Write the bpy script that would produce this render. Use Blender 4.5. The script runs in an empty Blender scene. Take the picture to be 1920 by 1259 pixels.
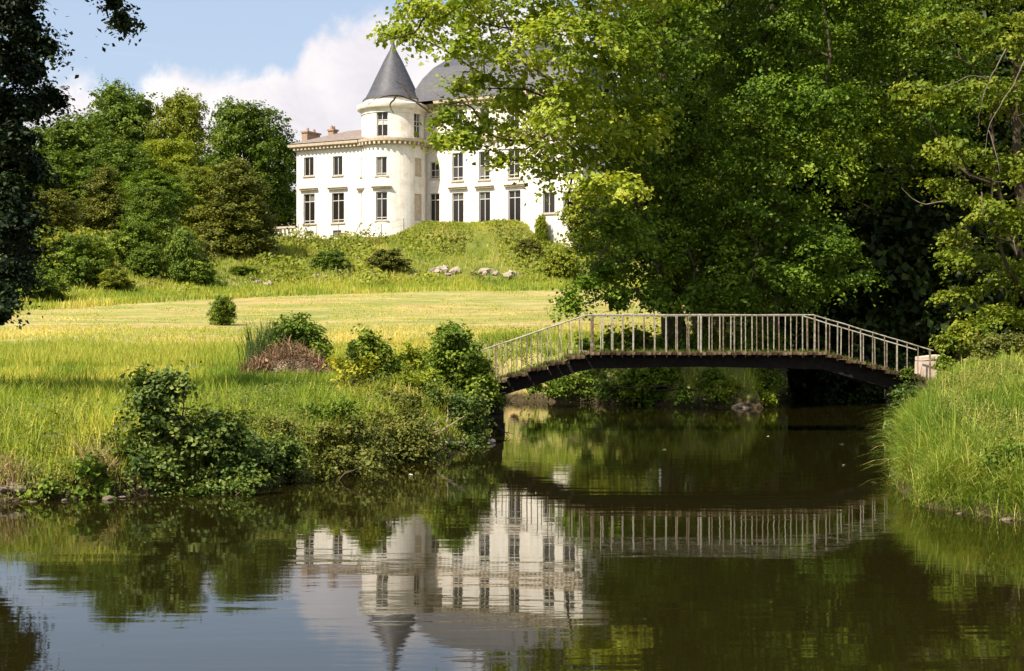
import bpy, bmesh, math, random
import numpy as np
from mathutils import Vector, Matrix

# ------------------------------------------------------------------ camera, sky, sun, exposure
scene = bpy.context.scene
COL = scene.collection
F = 1920 * 50 / 36.0          # focal length in photo pixels
HZ = 627.0                    # horizon row in the photo
CAMZ = 2.6                    # eye height above the water

cam = bpy.data.cameras.new('camera')
cam.lens = 50; cam.sensor_width = 36; cam.sensor_fit = 'HORIZONTAL'
cam.shift_y = (HZ - 629.5) / 1920
cam.clip_start = 0.1; cam.clip_end = 9000
camo = bpy.data.objects.new('camera', cam); COL.objects.link(camo)
camo.location = (0, 0, CAMZ); camo.rotation_euler = (math.radians(90), 0, 0)
scene.camera = camo

SUN_EL = math.radians(50)
SUN_H = Vector((-0.72, -0.70, 0)).normalized()        # horizontal direction towards the sun
sun = bpy.data.lights.new('sun', 'SUN'); sun.energy = 4.6; sun.angle = math.radians(0.5)
sun.color = (1.0, 0.915, 0.77)
suno = bpy.data.objects.new('sun', sun); COL.objects.link(suno)
to_sun = Vector((SUN_H.x * math.cos(SUN_EL), SUN_H.y * math.cos(SUN_EL), math.sin(SUN_EL)))
suno.rotation_euler = to_sun.to_track_quat('Z', 'Y').to_euler()
suno.location = (-60, -60, 80)

scene.view_settings.view_transform = 'Standard'
scene.view_settings.look = 'None'
scene.view_settings.gamma = 1.0
scene.view_settings.use_curve_mapping = False
scene.view_settings.exposure = 0.97
scene.cycles.use_denoising = True
scene.cycles.max_bounces = 5
scene.cycles.diffuse_bounces = 2
scene.cycles.glossy_bounces = 3
scene.cycles.transmission_bounces = 4
scene.cycles.caustics_reflective = False
scene.cycles.caustics_refractive = False
scene.cycles.sample_clamp_indirect = 6

world = bpy.data.worlds.new('World'); scene.world = world; world.use_nodes = True

class NT:
    """short node helper"""
    def __init__(s, tree): s.t = tree; s.n = tree.nodes; s.l = tree.links; s.n.clear()
    def add(s, typ, **kw):
        nd = s.n.new(typ)
        for k, v in kw.items(): setattr(nd, k, v)
        return nd
    def put(s, sock, v):
        if hasattr(v, 'is_output') or isinstance(v, bpy.types.NodeSocket): s.l.new(v, sock)
        elif v is not None: sock.default_value = v
    def math(s, op, a, b=None, c=None, clamp=False):
        nd = s.add('ShaderNodeMath', operation=op); nd.use_clamp = clamp
        s.put(nd.inputs[0], a); s.put(nd.inputs[1], b)
        if c is not None: s.put(nd.inputs[2], c)
        return nd.outputs[0]
    def vmath(s, op, a, b=None):
        nd = s.add('ShaderNodeVectorMath', operation=op); s.put(nd.inputs[0], a); s.put(nd.inputs[1], b)
        return nd.outputs[0]
    def ramp(s, fac, stops, mode='LINEAR'):
        nd = s.add('ShaderNodeValToRGB'); nd.color_ramp.interpolation = mode
        el = nd.color_ramp.elements
        while len(el) < len(stops): el.new(0.5)
        for e, (p, c) in zip(el, stops):
            e.position = p; e.color = (c[0], c[1], c[2], 1) if not isinstance(c, (int, float)) else (c, c, c, 1)
        s.put(nd.inputs[0], fac); return nd.outputs[0]
    def noise(s, vec, scale, detail=4, rough=0.55, dist=0.0):
        nd = s.add('ShaderNodeTexNoise'); nd.inputs['Scale'].default_value = scale
        nd.inputs['Detail'].default_value = detail; nd.inputs['Roughness'].default_value = rough
        nd.inputs['Distortion'].default_value = dist
        if vec is not None: s.l.new(vec, nd.inputs['Vector'])
        return nd.outputs[0]
    def mapr(s, v, a, b, c=0.0, d=1.0, smooth=True):
        nd = s.add('ShaderNodeMapRange'); nd.interpolation_type = 'SMOOTHSTEP' if smooth else 'LINEAR'
        s.put(nd.inputs[0], v)
        for i, q in zip((1, 2, 3, 4), (a, b, c, d)): s.put(nd.inputs[i], q)
        return nd.outputs[0]
    def mix(s, fac, a, b, blend='MIX'):
        nd = s.add('ShaderNodeMix', data_type='RGBA', blend_type=blend)
        s.put(nd.inputs[0], fac)
        s.put(nd.inputs[6], a if not isinstance(a, tuple) else (*a[:3], 1))
        s.put(nd.inputs[7], b if not isinstance(b, tuple) else (*b[:3], 1))
        return nd.outputs[2]
    def bump(s, h, strength=0.5, dist=0.05, normal=None):
        nd = s.add('ShaderNodeBump'); nd.inputs['Strength'].default_value = strength
        nd.inputs['Distance'].default_value = dist; s.put(nd.inputs['Height'], h)
        if normal is not None: s.l.new(normal, nd.inputs['Normal'])
        return nd.outputs[0]

def build_sky():
    t = NT(world.node_tree)
    sky = t.add('ShaderNodeTexSky', sky_type='NISHITA'); sky.sun_disc = False
    sky.sun_elevation = SUN_EL; sky.sun_rotation = math.atan2(SUN_H.x, SUN_H.y)
    sky.air_density = 1.0; sky.dust_density = 2.2; sky.ozone_density = 1.6; sky.altitude = 60
    gen = t.add('ShaderNodeTexCoord').outputs['Generated']
    d = t.vmath('NORMALIZE', gen)
    sep = t.add('ShaderNodeSeparateXYZ'); t.l.new(d, sep.inputs[0])
    az = t.math('ARCTAN2', sep.outputs[0], sep.outputs[1])
    el = t.math('ARCSINE', sep.outputs[2])
    # height of the cloud bank's top (degrees) by azimuth
    fc = t.add('ShaderNodeFloatCurve')
    pts = []
    for px, y in [(-500, 300), (-250, 220), (-100, 250), (40, 200), (110, 150), (170, 140), (215, 170), (250, 150), (290, 112), (350, 112),
                  (420, 120), (475, 140), (520, 122), (556, 112), (580, 75), (640, 45), (720, 15), (800, 0), (900, -30), (1000, -20),
                  (1100, 60), (1250, 150), (1500, 100), (1800, 180), (2300, 160)]:
        a = math.degrees(math.atan2(px - 960, F)); e = math.degrees(math.atan2(HZ - y, math.hypot(F, px - 960)))
        pts.append(((a + 30) / 60, e / 20))
    cv = fc.mapping.curves[0]
    cv.points[0].location = pts[0]; cv.points[-1].location = (1.0, pts[-1][1])
    for p in pts[1:-1]: cv.points.new(*p)
    fc.mapping.update()
    t.put(fc.inputs['Value'], t.mapr(az, math.radians(-30), math.radians(30), smooth=False))
    wrap = t.noise(d, 3.2, 3, 0.5)
    top_in = t.math('MULTIPLY', fc.outputs[0], math.radians(20))
    top_out = t.math('MULTIPLY_ADD', wrap, math.radians(16), math.radians(1.5))
    inside = t.mapr(t.math('ABSOLUTE', az), math.radians(21), math.radians(29), 1.0, 0.0)
    top = t.math('ADD', t.math('MULTIPLY', inside, top_in), t.math('MULTIPLY', t.math('SUBTRACT', 1.0, inside), top_out))
    puff = t.noise(d, 26, 7, 0.62, 0.25)
    big = t.noise(d, 9, 4, 0.5)
    edge = t.math('ADD', t.math('MULTIPLY', t.math('SUBTRACT', puff, 0.5), math.radians(3.6)),
                  t.math('MULTIPLY', t.math('SUBTRACT', big, 0.5), math.radians(1.6)))
    depth = t.math('SUBTRACT', t.math('ADD', top, edge), el)
    mask = t.mapr(depth, math.radians(-0.25), math.radians(1.1))
    # thin streaks of high cloud
    mp = t.add('ShaderNodeMapping'); mp.inputs['Scale'].default_value = (1, 1, 5.5); mp.inputs['Rotation'].default_value = (0.25, 0.3, 0)
    t.l.new(d, mp.inputs[0])
    wis = t.noise(mp.outputs[0], 5, 6, 0.6, 0.6)
    thin = t.math('MULTIPLY', t.mapr(wis, 0.50, 0.80), 0.45)
    thin = t.math('MULTIPLY', thin, t.mapr(el, 0.0, 0.12))
    # broken cloud higher up, as the bank in view goes on
    hi = t.mapr(t.noise(d, 2.6, 6, 0.55), 0.56, 0.70)
    hi = t.math('MULTIPLY', hi, t.mapr(el, math.radians(18), math.radians(30)))
    body = t.noise(d, 14, 6, 0.6, 0.4)
    ccol = t.ramp(body, [(0.30, (5.0, 4.85, 5.2)), (0.50, (6.2, 5.85, 5.95)), (0.68, (7.7, 7.1, 6.9))])
    deep = t.mapr(depth, math.radians(0.5), math.radians(6.5))
    ccol = t.mix(t.math('MULTIPLY', deep, 0.40), ccol, (5.6, 5.35, 5.55))
    base = t.mix(0.45, sky.outputs[0], (4.3, 5.0, 6.2))
    c = t.mix(thin, base, (6.0, 5.95, 6.2))
    c = t.mix(t.math('MULTIPLY', hi, 0.85), c, (6.2, 6.0, 6.1))
    c = t.mix(mask, c, ccol)
    bg = t.add('ShaderNodeBackground'); bg.inputs['Strength'].default_value = 0.085
    t.l.new(c, bg.inputs[0])
    out = t.add('ShaderNodeOutputWorld'); t.l.new(bg.outputs[0], out.inputs[0])
build_sky()

# ------------------------------------------------------------------ helpers
R = np.random.default_rng(7)
def P(px, y, D): return np.array([(px - 960) / F * D, D, CAMZ + (HZ - y) / F * D])
def XD(px, D): return (px - 960) / F * D

def tag(o, label=None, cat=None, group=None, kind=None):
    for k, v in (('label', label), ('category', cat), ('group', group), ('kind', kind)):
        if v: o[k] = v
    return o
def empty(name, loc=(0, 0, 0), rz=0.0):
    o = bpy.data.objects.new(name, None); COL.objects.link(o)
    o.empty_display_size = 0.3; o.location = tuple(float(v) for v in loc); o.rotation_euler = (0, 0, rz); return o
def link(name, me, parent=None, mat=None):
    o = bpy.data.objects.new(name, me); COL.objects.link(o)
    if parent is not None: o.parent = parent
    if mat is not None and not me.materials: me.materials.append(mat)
    return o
def np_mesh(name, V, faces, mat=None, tint=None, smooth=False):
    """faces: int array (n,3) or (n,4)"""
    V = np.asarray(V, np.float32); faces = np.asarray(faces, np.int32)
    me = bpy.data.meshes.new(name)
    n, k = faces.shape
    me.vertices.add(len(V)); me.vertices.foreach_set('co', V.ravel())
    me.loops.add(n * k); me.loops.foreach_set('vertex_index', faces.ravel())
    me.polygons.add(n); me.polygons.foreach_set('loop_start', np.arange(0, n * k, k, dtype=np.int32))
    try: me.polygons.foreach_set('loop_total', np.full(n, k, np.int32))
    except Exception: pass
    if tint is not None:
        a = me.attributes.new('tint', 'FLOAT', 'FACE'); a.data.foreach_set('value', np.asarray(tint, np.float32))
    if smooth: me.polygons.foreach_set('use_smooth', np.ones(n, bool))
    me.update(calc_edges=True)
    if mat is not None: me.materials.append(mat)
    return me

class MB:
    """collects boxes, tubes and loose faces into one mesh"""
    def __init__(s): s.v = []; s.f = []
    def face(s, pts):
        i = len(s.v); s.v += [tuple(map(float, p)) for p in pts]; s.f.append(tuple(range(i, i + len(pts))))
    def box(s, x0, x1, y0, y1, z0, z1, fn=None):
        c = [(x0, y0, z0), (x1, y0, z0), (x1, y1, z0), (x0, y1, z0), (x0, y0, z1), (x1, y0, z1), (x1, y1, z1), (x0, y1, z1)]
        if fn: c = [fn(*p) for p in c]
        i = len(s.v); s.v += [tuple(map(float, p)) for p in c]
        for q in ((0, 3, 2, 1), (4, 5, 6, 7), (0, 1, 5, 4), (1, 2, 6, 5), (2, 3, 7, 6), (3, 0, 4, 7)): s.f.append(tuple(i + k for k in q))
    def tube(s, pts, rad, sides=7, cap=True):
        pts = [Vector(p) for p in pts]; n = len(pts); i0 = len(s.v)
        ref = Vector((0.31, 0.87, 0.38))
        for k, p in enumerate(pts):
            d = (pts[min(k + 1, n - 1)] - pts[max(k - 1, 0)]).normalized()
            a = d.cross(ref).normalized(); b = d.cross(a)
            for j in range(sides):
                t = 2 * math.pi * j / sides
                s.v.append(tuple(p + (a * math.cos(t) + b * math.sin(t)) * rad[k]))
        for k in range(n - 1):
            for j in range(sides):
                j2 = (j + 1) % sides
                s.f.append((i0 + k * sides + j, i0 + k * sides + j2, i0 + (k + 1) * sides + j2, i0 + (k + 1) * sides + j))
        if cap:
            s.f.append(tuple(i0 + j for j in range(sides))[::-1]); s.f.append(tuple(i0 + (n - 1) * sides + j for j in range(sides)))
    def lathe(s, prof, n=48, cx=0, cy=0, a0=0, a1=2 * math.pi, close=True):
        i0 = len(s.v); m = len(prof); cols = n if close else n + 1
        for i in range(cols):
            t = a0 + (a1 - a0) * i / n
            for r, z in prof: s.v.append((cx + r * math.sin(t), cy - r * math.cos(t), z))
        for i in range(n):
            k = (i + 1) % cols
            for j in range(m - 1): s.f.append((i0 + i * m + j, i0 + k * m + j, i0 + k * m + j + 1, i0 + i * m + j + 1))
    def build(s, name, mat, parent=None, smooth=False, bevel=0):
        me = bpy.data.meshes.new(name); me.from_pydata(s.v, [], s.f); me.update()
        if smooth: me.polygons.foreach_set('use_smooth', [True] * len(me.polygons))
        o = link(name, me, parent, mat)
        if smooth:
            try: me.set_sharp_from_angle(angle=math.radians(35))
            except Exception: pass
        return o

# ------------------------------------------------------------------ materials
def new_mat(name):
    m = bpy.data.materials.new(name); m.use_nodes = True
    t = NT(m.node_tree); out = t.add('ShaderNodeOutputMaterial'); return m, t, out
def principled(t, out, col, rough=0.8, spec=0.3, metal=0.0, normal=None):
    b = t.add('ShaderNodeBsdfPrincipled'); t.put(b.inputs['Base Color'], col if not isinstance(col, tuple) else (*col[:3], 1))
    t.put(b.inputs['Roughness'], rough); b.inputs['Specular IOR Level'].default_value = spec; t.put(b.inputs['Metallic'], metal)
    if normal is not None: t.l.new(normal, b.inputs['Normal'])
    t.l.new(b.outputs[0], out.inputs[0]); return b

GAIN = {'green_blade': (1.6, 1.48, 1.2), 'lime_leaf': (2.55, 2.2, 1.1), 'oak_leaf': (1.85, 1.75, 1.1), 'shrub_leaf': (1.95, 1.6, 1.0), 'elder_leaf': (1.45, 1.35, 0.85), 'russet_leaf': (1.75, 1.85, 1.0), 'hollow_shade_leaf': (1.0, 0.9, 0.7), 'shaded_leaf': (1, 1, 1),
        'plane_leaf': (1.45, 1.5, 1.2), 'ash_leaf': (1.9, 1.65, 1.2), 'maple_leaf': (1.7, 1.5, 1.1), 'grass_blade': (1.95, 1.75, 1.4), 'meadow_grass': (1.75, 1.65, 1.4), 'straw': (1, 1, 1), 'dead_brush': (1.1, 1.25, 1.3), 'bramble_leaf': (1.45, 1.4, 1.0), 'beech_leaf': (1.25, 1.4, 1.0)}
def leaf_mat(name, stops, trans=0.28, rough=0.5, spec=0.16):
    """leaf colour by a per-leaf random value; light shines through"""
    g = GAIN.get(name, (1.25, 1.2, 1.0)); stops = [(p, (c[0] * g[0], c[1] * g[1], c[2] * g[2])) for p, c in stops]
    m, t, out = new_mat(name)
    at = t.add('ShaderNodeAttribute', attribute_name='tint')
    col = t.ramp(at.outputs['Fac'], stops)
    b = t.add('ShaderNodeBsdfPrincipled'); t.l.new(col, b.inputs['Base Color'])
    b.inputs['Roughness'].default_value = rough; b.inputs['Specular IOR Level'].default_value = spec
    tr = t.add('ShaderNodeBsdfTranslucent')
    c2 = t.mix(1.0, col, (1.25, 1.2, 0.55), 'MULTIPLY'); t.l.new(c2, tr.inputs[0])
    mx = t.add('ShaderNodeMixShader'); mx.inputs[0].default_value = trans
    t.l.new(b.outputs[0], mx.inputs[1]); t.l.new(tr.outputs[0], mx.inputs[2]); t.l.new(mx.outputs[0], out.inputs[0])
    return m

M = {}
M['plane'] = leaf_mat('plane_leaf', [(0, (0.085, 0.125, 0.014)), (0.5, (0.17, 0.21, 0.026)), (1, (0.30, 0.31, 0.05))], 0.38)
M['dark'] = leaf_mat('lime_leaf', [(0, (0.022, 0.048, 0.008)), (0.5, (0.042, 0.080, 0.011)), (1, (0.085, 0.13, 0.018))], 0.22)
M['deep'] = leaf_mat('hollow_shade_leaf', [(0, (0.012, 0.026, 0.006)), (0.6, (0.024, 0.046, 0.008)), (1, (0.05, 0.08, 0.014))], 0.15)  # leaf colour darkened to carry the shade of the hollow behind the bridge
M['yellow'] = leaf_mat('beech_leaf', [(0, (0.06, 0.085, 0.010)), (0.5, (0.12, 0.14, 0.016)), (1, (0.20, 0.19, 0.025))], 0.30)
M['black'] = leaf_mat('shaded_leaf', [(0, (0.006, 0.012, 0.004)), (0.7, (0.012, 0.024, 0.006)), (1, (0.028, 0.048, 0.012))], 0.08)  # shaded side of the left tree, put into near-black leaf colour
M['wood1'] = leaf_mat('oak_leaf', [(0, (0.030, 0.056, 0.010)), (0.5, (0.055, 0.090, 0.015)), (1, (0.10, 0.14, 0.025))], 0.25)
M['wood2'] = leaf_mat('ash_leaf', [(0, (0.055, 0.085, 0.012)), (0.5, (0.10, 0.135, 0.018)), (1, (0.17, 0.20, 0.03))], 0.30)
M['wood3'] = leaf_mat('russet_leaf', [(0, (0.035, 0.042, 0.010)), (0.5, (0.072, 0.074, 0.017)), (1, (0.125, 0.115, 0.028))], 0.2)
M['wood4'] = leaf_mat('maple_leaf', [(0, (0.07, 0.11, 0.012)), (0.5, (0.13, 0.18, 0.018)), (1, (0.22, 0.25, 0.03))], 0.32)
M['shrub'] = leaf_mat('shrub_leaf', [(0, (0.030, 0.062, 0.010)), (0.5, (0.062, 0.115, 0.018)), (1, (0.13, 0.19, 0.035))], 0.28)
M['bank_shrub'] = leaf_mat('elder_leaf', [(0, (0.026, 0.050, 0.012)), (0.5, (0.060, 0.100, 0.022)), (1, (0.16, 0.20, 0.06))], 0.24, 0.5, 0.25)
M['olive'] = leaf_mat('bramble_leaf', [(0, (0.040, 0.050, 0.012)), (0.5, (0.085, 0.10, 0.022)), (1, (0.17, 0.16, 0.05))], 0.22)
M['lime'] = leaf_mat('young_leaf', [(0, (0.12, 0.15, 0.014)), (0.5, (0.24, 0.26, 0.025)), (1, (0.36, 0.34, 0.04))], 0.36)
M['grass'] = leaf_mat('grass_blade', [(0, (0.055, 0.105, 0.010)), (0.45, (0.13, 0.19, 0.020)), (0.8, (0.25, 0.26, 0.045)), (1, (0.42, 0.36, 0.12))], 0.35, 0.55, 0.2)
M['green_grass'] = leaf_mat('green_blade', [(0, (0.055, 0.105, 0.012)), (0.45, (0.12, 0.19, 0.025)), (0.8, (0.22, 0.26, 0.05)), (1, (0.40, 0.36, 0.13))], 0.35, 0.55, 0.2)
M['tall_grass'] = leaf_mat('meadow_grass', [(0, (0.070, 0.12, 0.014)), (0.4, (0.16, 0.21, 0.025)), (0.75, (0.28, 0.27, 0.055)), (1, (0.44, 0.36, 0.13))], 0.35, 0.6, 0.2)
M['straw'] = leaf_mat('straw', [(0, (0.20, 0.14, 0.06)), (0.5, (0.38, 0.28, 0.12)), (1, (0.58, 0.46, 0.24))], 0.2, 0.7, 0.1)
M['brush'] = leaf_mat('dead_brush', [(0, (0.075, 0.040, 0.022)), (0.5, (0.17, 0.088, 0.050)), (1, (0.32, 0.18, 0.11))], 0.1, 0.8, 0.1)
M['reed'] = leaf_mat('sedge', [(0, (0.030, 0.055, 0.018)), (0.5, (0.06, 0.095, 0.03)), (1, (0.12, 0.15, 0.05))], 0.25, 0.5, 0.25)

def bark_mat(name, c0, c1, scale=6):
    m, t, out = new_mat(name)
    tc = t.add('ShaderNodeTexCoord').outputs['Object']
    mp = t.add('ShaderNodeMapping'); mp.inputs['Scale'].default_value = (1, 1, 0.25); t.l.new(tc, mp.inputs[0])
    n = t.noise(mp.outputs[0], scale, 6, 0.65)
    principled(t, out, t.ramp(n, [(0.3, c0), (0.7, c1)]), 0.9, 0.1, normal=t.bump(n, 0.6, 0.04)); return m
M['bark'] = bark_mat('bark', (0.030, 0.022, 0.014), (0.11, 0.085, 0.055))
M['pale_bark'] = bark_mat('pale_bark', (0.10, 0.085, 0.06), (0.32, 0.28, 0.21))
M['dead_twig'] = bark_mat('dead_twig', (0.10, 0.08, 0.06), (0.24, 0.20, 0.155), 12)
M['dead_wood'] = bark_mat('dead_wood', (0.20, 0.15, 0.10), (0.42, 0.34, 0.25), 12)

def ground_mat():
    m, t, out = new_mat('turf')
    g = t.add('ShaderNodeNewGeometry'); pos = g.outputs['Position']
    sep = t.add('ShaderNodeSeparateXYZ'); t.l.new(pos, sep.inputs[0])
    n1 = t.noise(pos, 0.35, 5, 0.6); n2 = t.noise(pos, 3.0, 6, 0.7); n3 = t.noise(pos, 0.06, 4, 0.55)
    green = t.ramp(n2, [(0.25, (0.085, 0.115, 0.018)), (0.55, (0.17, 0.18, 0.032)), (0.8, (0.28, 0.25, 0.07))])
    # mown hay meadow: straw swaths lying across the slope
    mp = t.add('ShaderNodeMapping'); mp.inputs['Scale'].default_value = (0.05, 0.30, 0.3); mp.inputs['Rotation'].default_value = (0, 0, 0.10)
    t.l.new(pos, mp.inputs[0])
    sw = t.noise(mp.outputs[0], 1.0, 6, 0.68, 0.5)
    hay = t.ramp(sw, [(0.30, (0.24, 0.27, 0.05)), (0.44, (0.32, 0.31, 0.075)), (0.55, (0.40, 0.345, 0.115)), (0.66, (0.50, 0.40, 0.18))])
    fine = t.noise(pos, 1.6, 6, 0.75)
    mp2 = t.add('ShaderNodeMapping'); mp2.inputs['Scale'].default_value = (0.16, 1.1, 0.5); mp2.inputs['Rotation'].default_value = (0, 0, 0.06); t.l.new(pos, mp2.inputs[0])
    sw2 = t.noise(mp2.outputs[0], 1.0, 5, 0.7, 0.8)
    hay = t.mix(t.mapr(sw2, 0.54, 0.70, 0, 0.55), hay, (0.54, 0.42, 0.22)); hay = t.mix(t.mapr(sw2, 0.45, 0.34, 0, 0.65), hay, (0.17, 0.205, 0.04))
    mp3 = t.add('ShaderNodeMapping'); mp3.inputs['Scale'].default_value = (0.09, 0.13, 0.1); mp3.inputs['Rotation'].default_value = (0, 0, 0.3); t.l.new(pos, mp3.inputs[0])
    pt = t.noise(mp3.outputs[0], 1.0, 7, 0.72, 0.6)
    hay = t.mix(t.mapr(pt, 0.50, 0.62, 0, 0.8), hay, (0.52, 0.36, 0.15)); hay = t.mix(t.mapr(pt, 0.46, 0.36, 0, 0.7), hay, (0.19, 0.24, 0.04))
    hay = t.mix(t.mapr(fine, 0.35, 0.75), hay, t.mix(1.0, hay, (1.22, 1.12, 1.0), 'MULTIPLY'))
    hay = t.mix(t.math('MULTIPLY', t.mapr(n1, 0.42, 0.68), 0.55), hay, (0.20, 0.235, 0.045))
    hay = t.mix(1.0, hay, (0.82, 0.84, 0.98), 'MULTIPLY')
    wob = t.math('MULTIPLY_ADD', n3, 8.0, -4.0)
    yy = t.math('ADD', sep.outputs[1], wob)
    mown = t.mapr(yy, 49, 55)
    col = t.mix(mown, green, hay)
    # the steep bank below the house and the ground beyond
    slope = t.ramp(n1, [(0.3, (0.075, 0.105, 0.018)), (0.5, (0.15, 0.16, 0.035)), (0.7, (0.25, 0.21, 0.07))])
    zz = t.math('ADD', sep.outputs[2], t.math('MULTIPLY_ADD', n1, 1.2, -0.6))
    col = t.mix(t.mapr(zz, 7.0, 8.0), col, slope)
    # soil at the water's edge
    soil = t.ramp(n2, [(0.3, (0.022, 0.017, 0.009)), (0.7, (0.10, 0.075, 0.042))])
    z3 = t.math('ADD', sep.outputs[2], t.math('MULTIPLY_ADD', n2, 0.5, -0.25))
    col = t.mix(t.mapr(z3, 0.18, 0.5), soil, col)
    principled(t, out, col, 0.95, 0.05, normal=t.bump(t.math('ADD', n2, fine), 0.9, 0.12))
    return m
M['turf'] = ground_mat()

def water_mat():
    m, t, out = new_mat('pond_water')
    g = t.add('ShaderNodeNewGeometry'); pos = g.outputs['Position']
    mp = t.add('ShaderNodeMapping'); mp.inputs['Scale'].default_value = (0.55, 1.9, 1); t.l.new(pos, mp.inputs[0])
    w1 = t.noise(mp.outputs[0], 0.9, 2, 0.5, 0.3)
    w2 = t.noise(mp.outputs[0], 4.5, 3, 0.5)
    calm = t.noise(pos, 0.16, 3, 0.5)
    w3 = t.math('MULTIPLY', t.noise(pos, 16, 2, 0.5), t.mapr(calm, 0.46, 0.62))
    h = t.math('ADD', t.math('MULTIPLY', w1, 0.9), t.math('ADD', t.math('MULTIPLY', w2, 0.16), t.math('MULTIPLY', w3, 0.05)))
    b = principled(t, out, (0.011, 0.0092, 0.0020), 0.02, 0.5, normal=t.bump(h, 0.012, 0.25))
    b.inputs['IOR'].default_value = 1.40
    return m
M['water'] = water_mat()

def stone_wall_mat():
    m, t, out = new_mat('white_limestone')
    tc = t.add('ShaderNodeTexCoord').outputs['Object']
    n = t.noise(tc, 1.1, 6, 0.62); n2 = t.noise(tc, 9, 5, 0.7)
    mp = t.add('ShaderNodeMapping'); mp.inputs['Scale'].default_value = (1.6, 1.6, 0.22); t.l.new(tc, mp.inputs[0])
    st = t.noise(mp.outputs[0], 1.3, 5, 0.65)
    sep = t.add('ShaderNodeSeparateXYZ'); t.l.new(tc, sep.inputs[0])
    course = t.math('FRACT', t.math('MULTIPLY', sep.outputs[2], 2.2))
    joint = t.math('MULTIPLY', t.mapr(course, 0.90, 0.97), 0.18)
    col = t.ramp(n, [(0.25, (0.58, 0.50, 0.42)), (0.5, (0.74, 0.69, 0.62)), (0.75, (0.81, 0.77, 0.72))])
    col = t.mix(t.mapr(st, 0.52, 0.76, 0, 0.65), col, (0.50, 0.42, 0.33))
    col = t.mix(joint, col, (0.45, 0.38, 0.30))
    principled(t, out, col, 0.9, 0.15, normal=t.bump(t.math('ADD', n2, t.math('MULTIPLY', joint, -3.0)), 0.35, 0.02)); return m
M['limestone'] = stone_wall_mat()
def simple(name, c0, c1, scale=4, rough=0.8, spec=0.25, bump=0.3, metal=0.0, stretch=(1, 1, 1)):
    m, t, out = new_mat(name)
    tc = t.add('ShaderNodeTexCoord').outputs['Object']
    mp = t.add('ShaderNodeMapping'); mp.inputs['Scale'].default_value = stretch; t.l.new(tc, mp.inputs[0])
    n = t.noise(mp.outputs[0], scale, 6, 0.65)
    principled(t, out, t.ramp(n, [(0.3, c0), (0.7, c1)]), rough, spec, metal, t.bump(n, bump, 0.02)); return m
M['trim'] = simple('moulded_stone', (0.38, 0.29, 0.20), (0.62, 0.52, 0.40), 3)
M['rubble'] = simple('rough_limestone', (0.16, 0.125, 0.085), (0.50, 0.42, 0.33), 2.5, 0.95, 0.1, 0.9)
M['bank_rock'] = simple('earthy_stone', (0.07, 0.055, 0.035), (0.26, 0.21, 0.15), 3.0, 0.95, 0.1, 0.9)
M['pillar'] = simple('weathered_pillar', (0.42, 0.31, 0.23), (0.70, 0.57, 0.47), 3.5, 0.95, 0.1, 0.9)
M['brick'] = simple('brick_red', (0.24, 0.15, 0.10), (0.42, 0.29, 0.21), 6)
M['frame'] = simple('window_paint', (0.42, 0.40, 0.37), (0.60, 0.58, 0.54), 8, 0.6)
def slate_mat():
    m, t, out = new_mat('slate')
    tc = t.add('ShaderNodeTexCoord').outputs['Object']
    n = t.noise(tc, 2.2, 6, 0.7)
    sep = t.add('ShaderNodeSeparateXYZ'); t.l.new(tc, sep.inputs[0])
    row = t.math('FRACT', t.math('MULTIPLY', sep.outputs[2], 4.5))
    nn = t.noise(tc, 5.5, 3, 0.6)
    col = t.ramp(n, [(0.25, (0.034, 0.034, 0.042)), (0.55, (0.062, 0.061, 0.072)), (0.8, (0.10, 0.095, 0.105))])
    col = t.mix(t.mapr(nn, 0.58, 0.72, 0, 0.3), col, (0.22, 0.19, 0.17))
    principled(t, out, col, 0.58, 0.4, normal=t.bump(row, 0.4, 0.03)); return m
M['slate'] = slate_mat()
M['old_slate'] = simple('weathered_slate', (0.13, 0.10, 0.085), (0.27, 0.22, 0.19), 3, 0.75)
def glass_mat():
    m, t, out = new_mat('window_glass')
    oi = t.add('ShaderNodeObjectInfo')
    col = t.ramp(oi.outputs['Random'], [(0, (0.010, 0.008, 0.007)), (0.72, (0.022, 0.017, 0.014)), (0.86, (0.07, 0.06, 0.05)), (1, (0.17, 0.155, 0.135))])
    principled(t, out, col, 0.12, 0.5); return m
M['glass'] = glass_mat()
def plank_mat():
    m, t, out = new_mat('old_plank')
    oi = t.add('ShaderNodeObjectInfo'); tc = t.add('ShaderNodeTexCoord').outputs['Object']
    n = t.noise(tc, 9, 6, 0.7)
    c1 = t.ramp(oi.outputs['Random'], [(0, (0.05, 0.032, 0.018)), (0.5, (0.13, 0.085, 0.05)), (1, (0.28, 0.20, 0.125))])
    col = t.mix(t.mapr(n, 0.35, 0.7), c1, t.mix(1.0, c1, (0.45, 0.42, 0.36), 'MULTIPLY'))
    principled(t, out, col, 0.95, 0.1, normal=t.bump(n, 0.8, 0.02)); return m
M['plank'] = plank_mat()
def paint_mat():
    m, t, out = new_mat('flaking_paint')
    oi = t.add('ShaderNodeObjectInfo'); g = t.add('ShaderNodeNewGeometry')
    off = t.add('ShaderNodeVectorMath', operation='ADD'); t.l.new(g.outputs['Position'], off.inputs[0])
    n = t.noise(g.outputs['Position'], 11, 6, 0.8)
    bias = t.math('ADD', n, t.math('MULTIPLY_ADD', oi.outputs['Random'], 0.24, -0.10))
    col = t.ramp(bias, [(0.36, (0.38, 0.355, 0.285)), (0.48, (0.25, 0.225, 0.165)), (0.60, (0.17, 0.115, 0.075)), (0.74, (0.085, 0.048, 0.03))])
    principled(t, out, col, 0.65, 0.3, normal=t.bump(n, 0.5, 0.01)); return m
M['paint'] = paint_mat()
M['tar'] = simple('black_iron', (0.006, 0.005, 0.004), (0.022, 0.016, 0.012), 8, 0.85, 0.15, 0.5)
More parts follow.
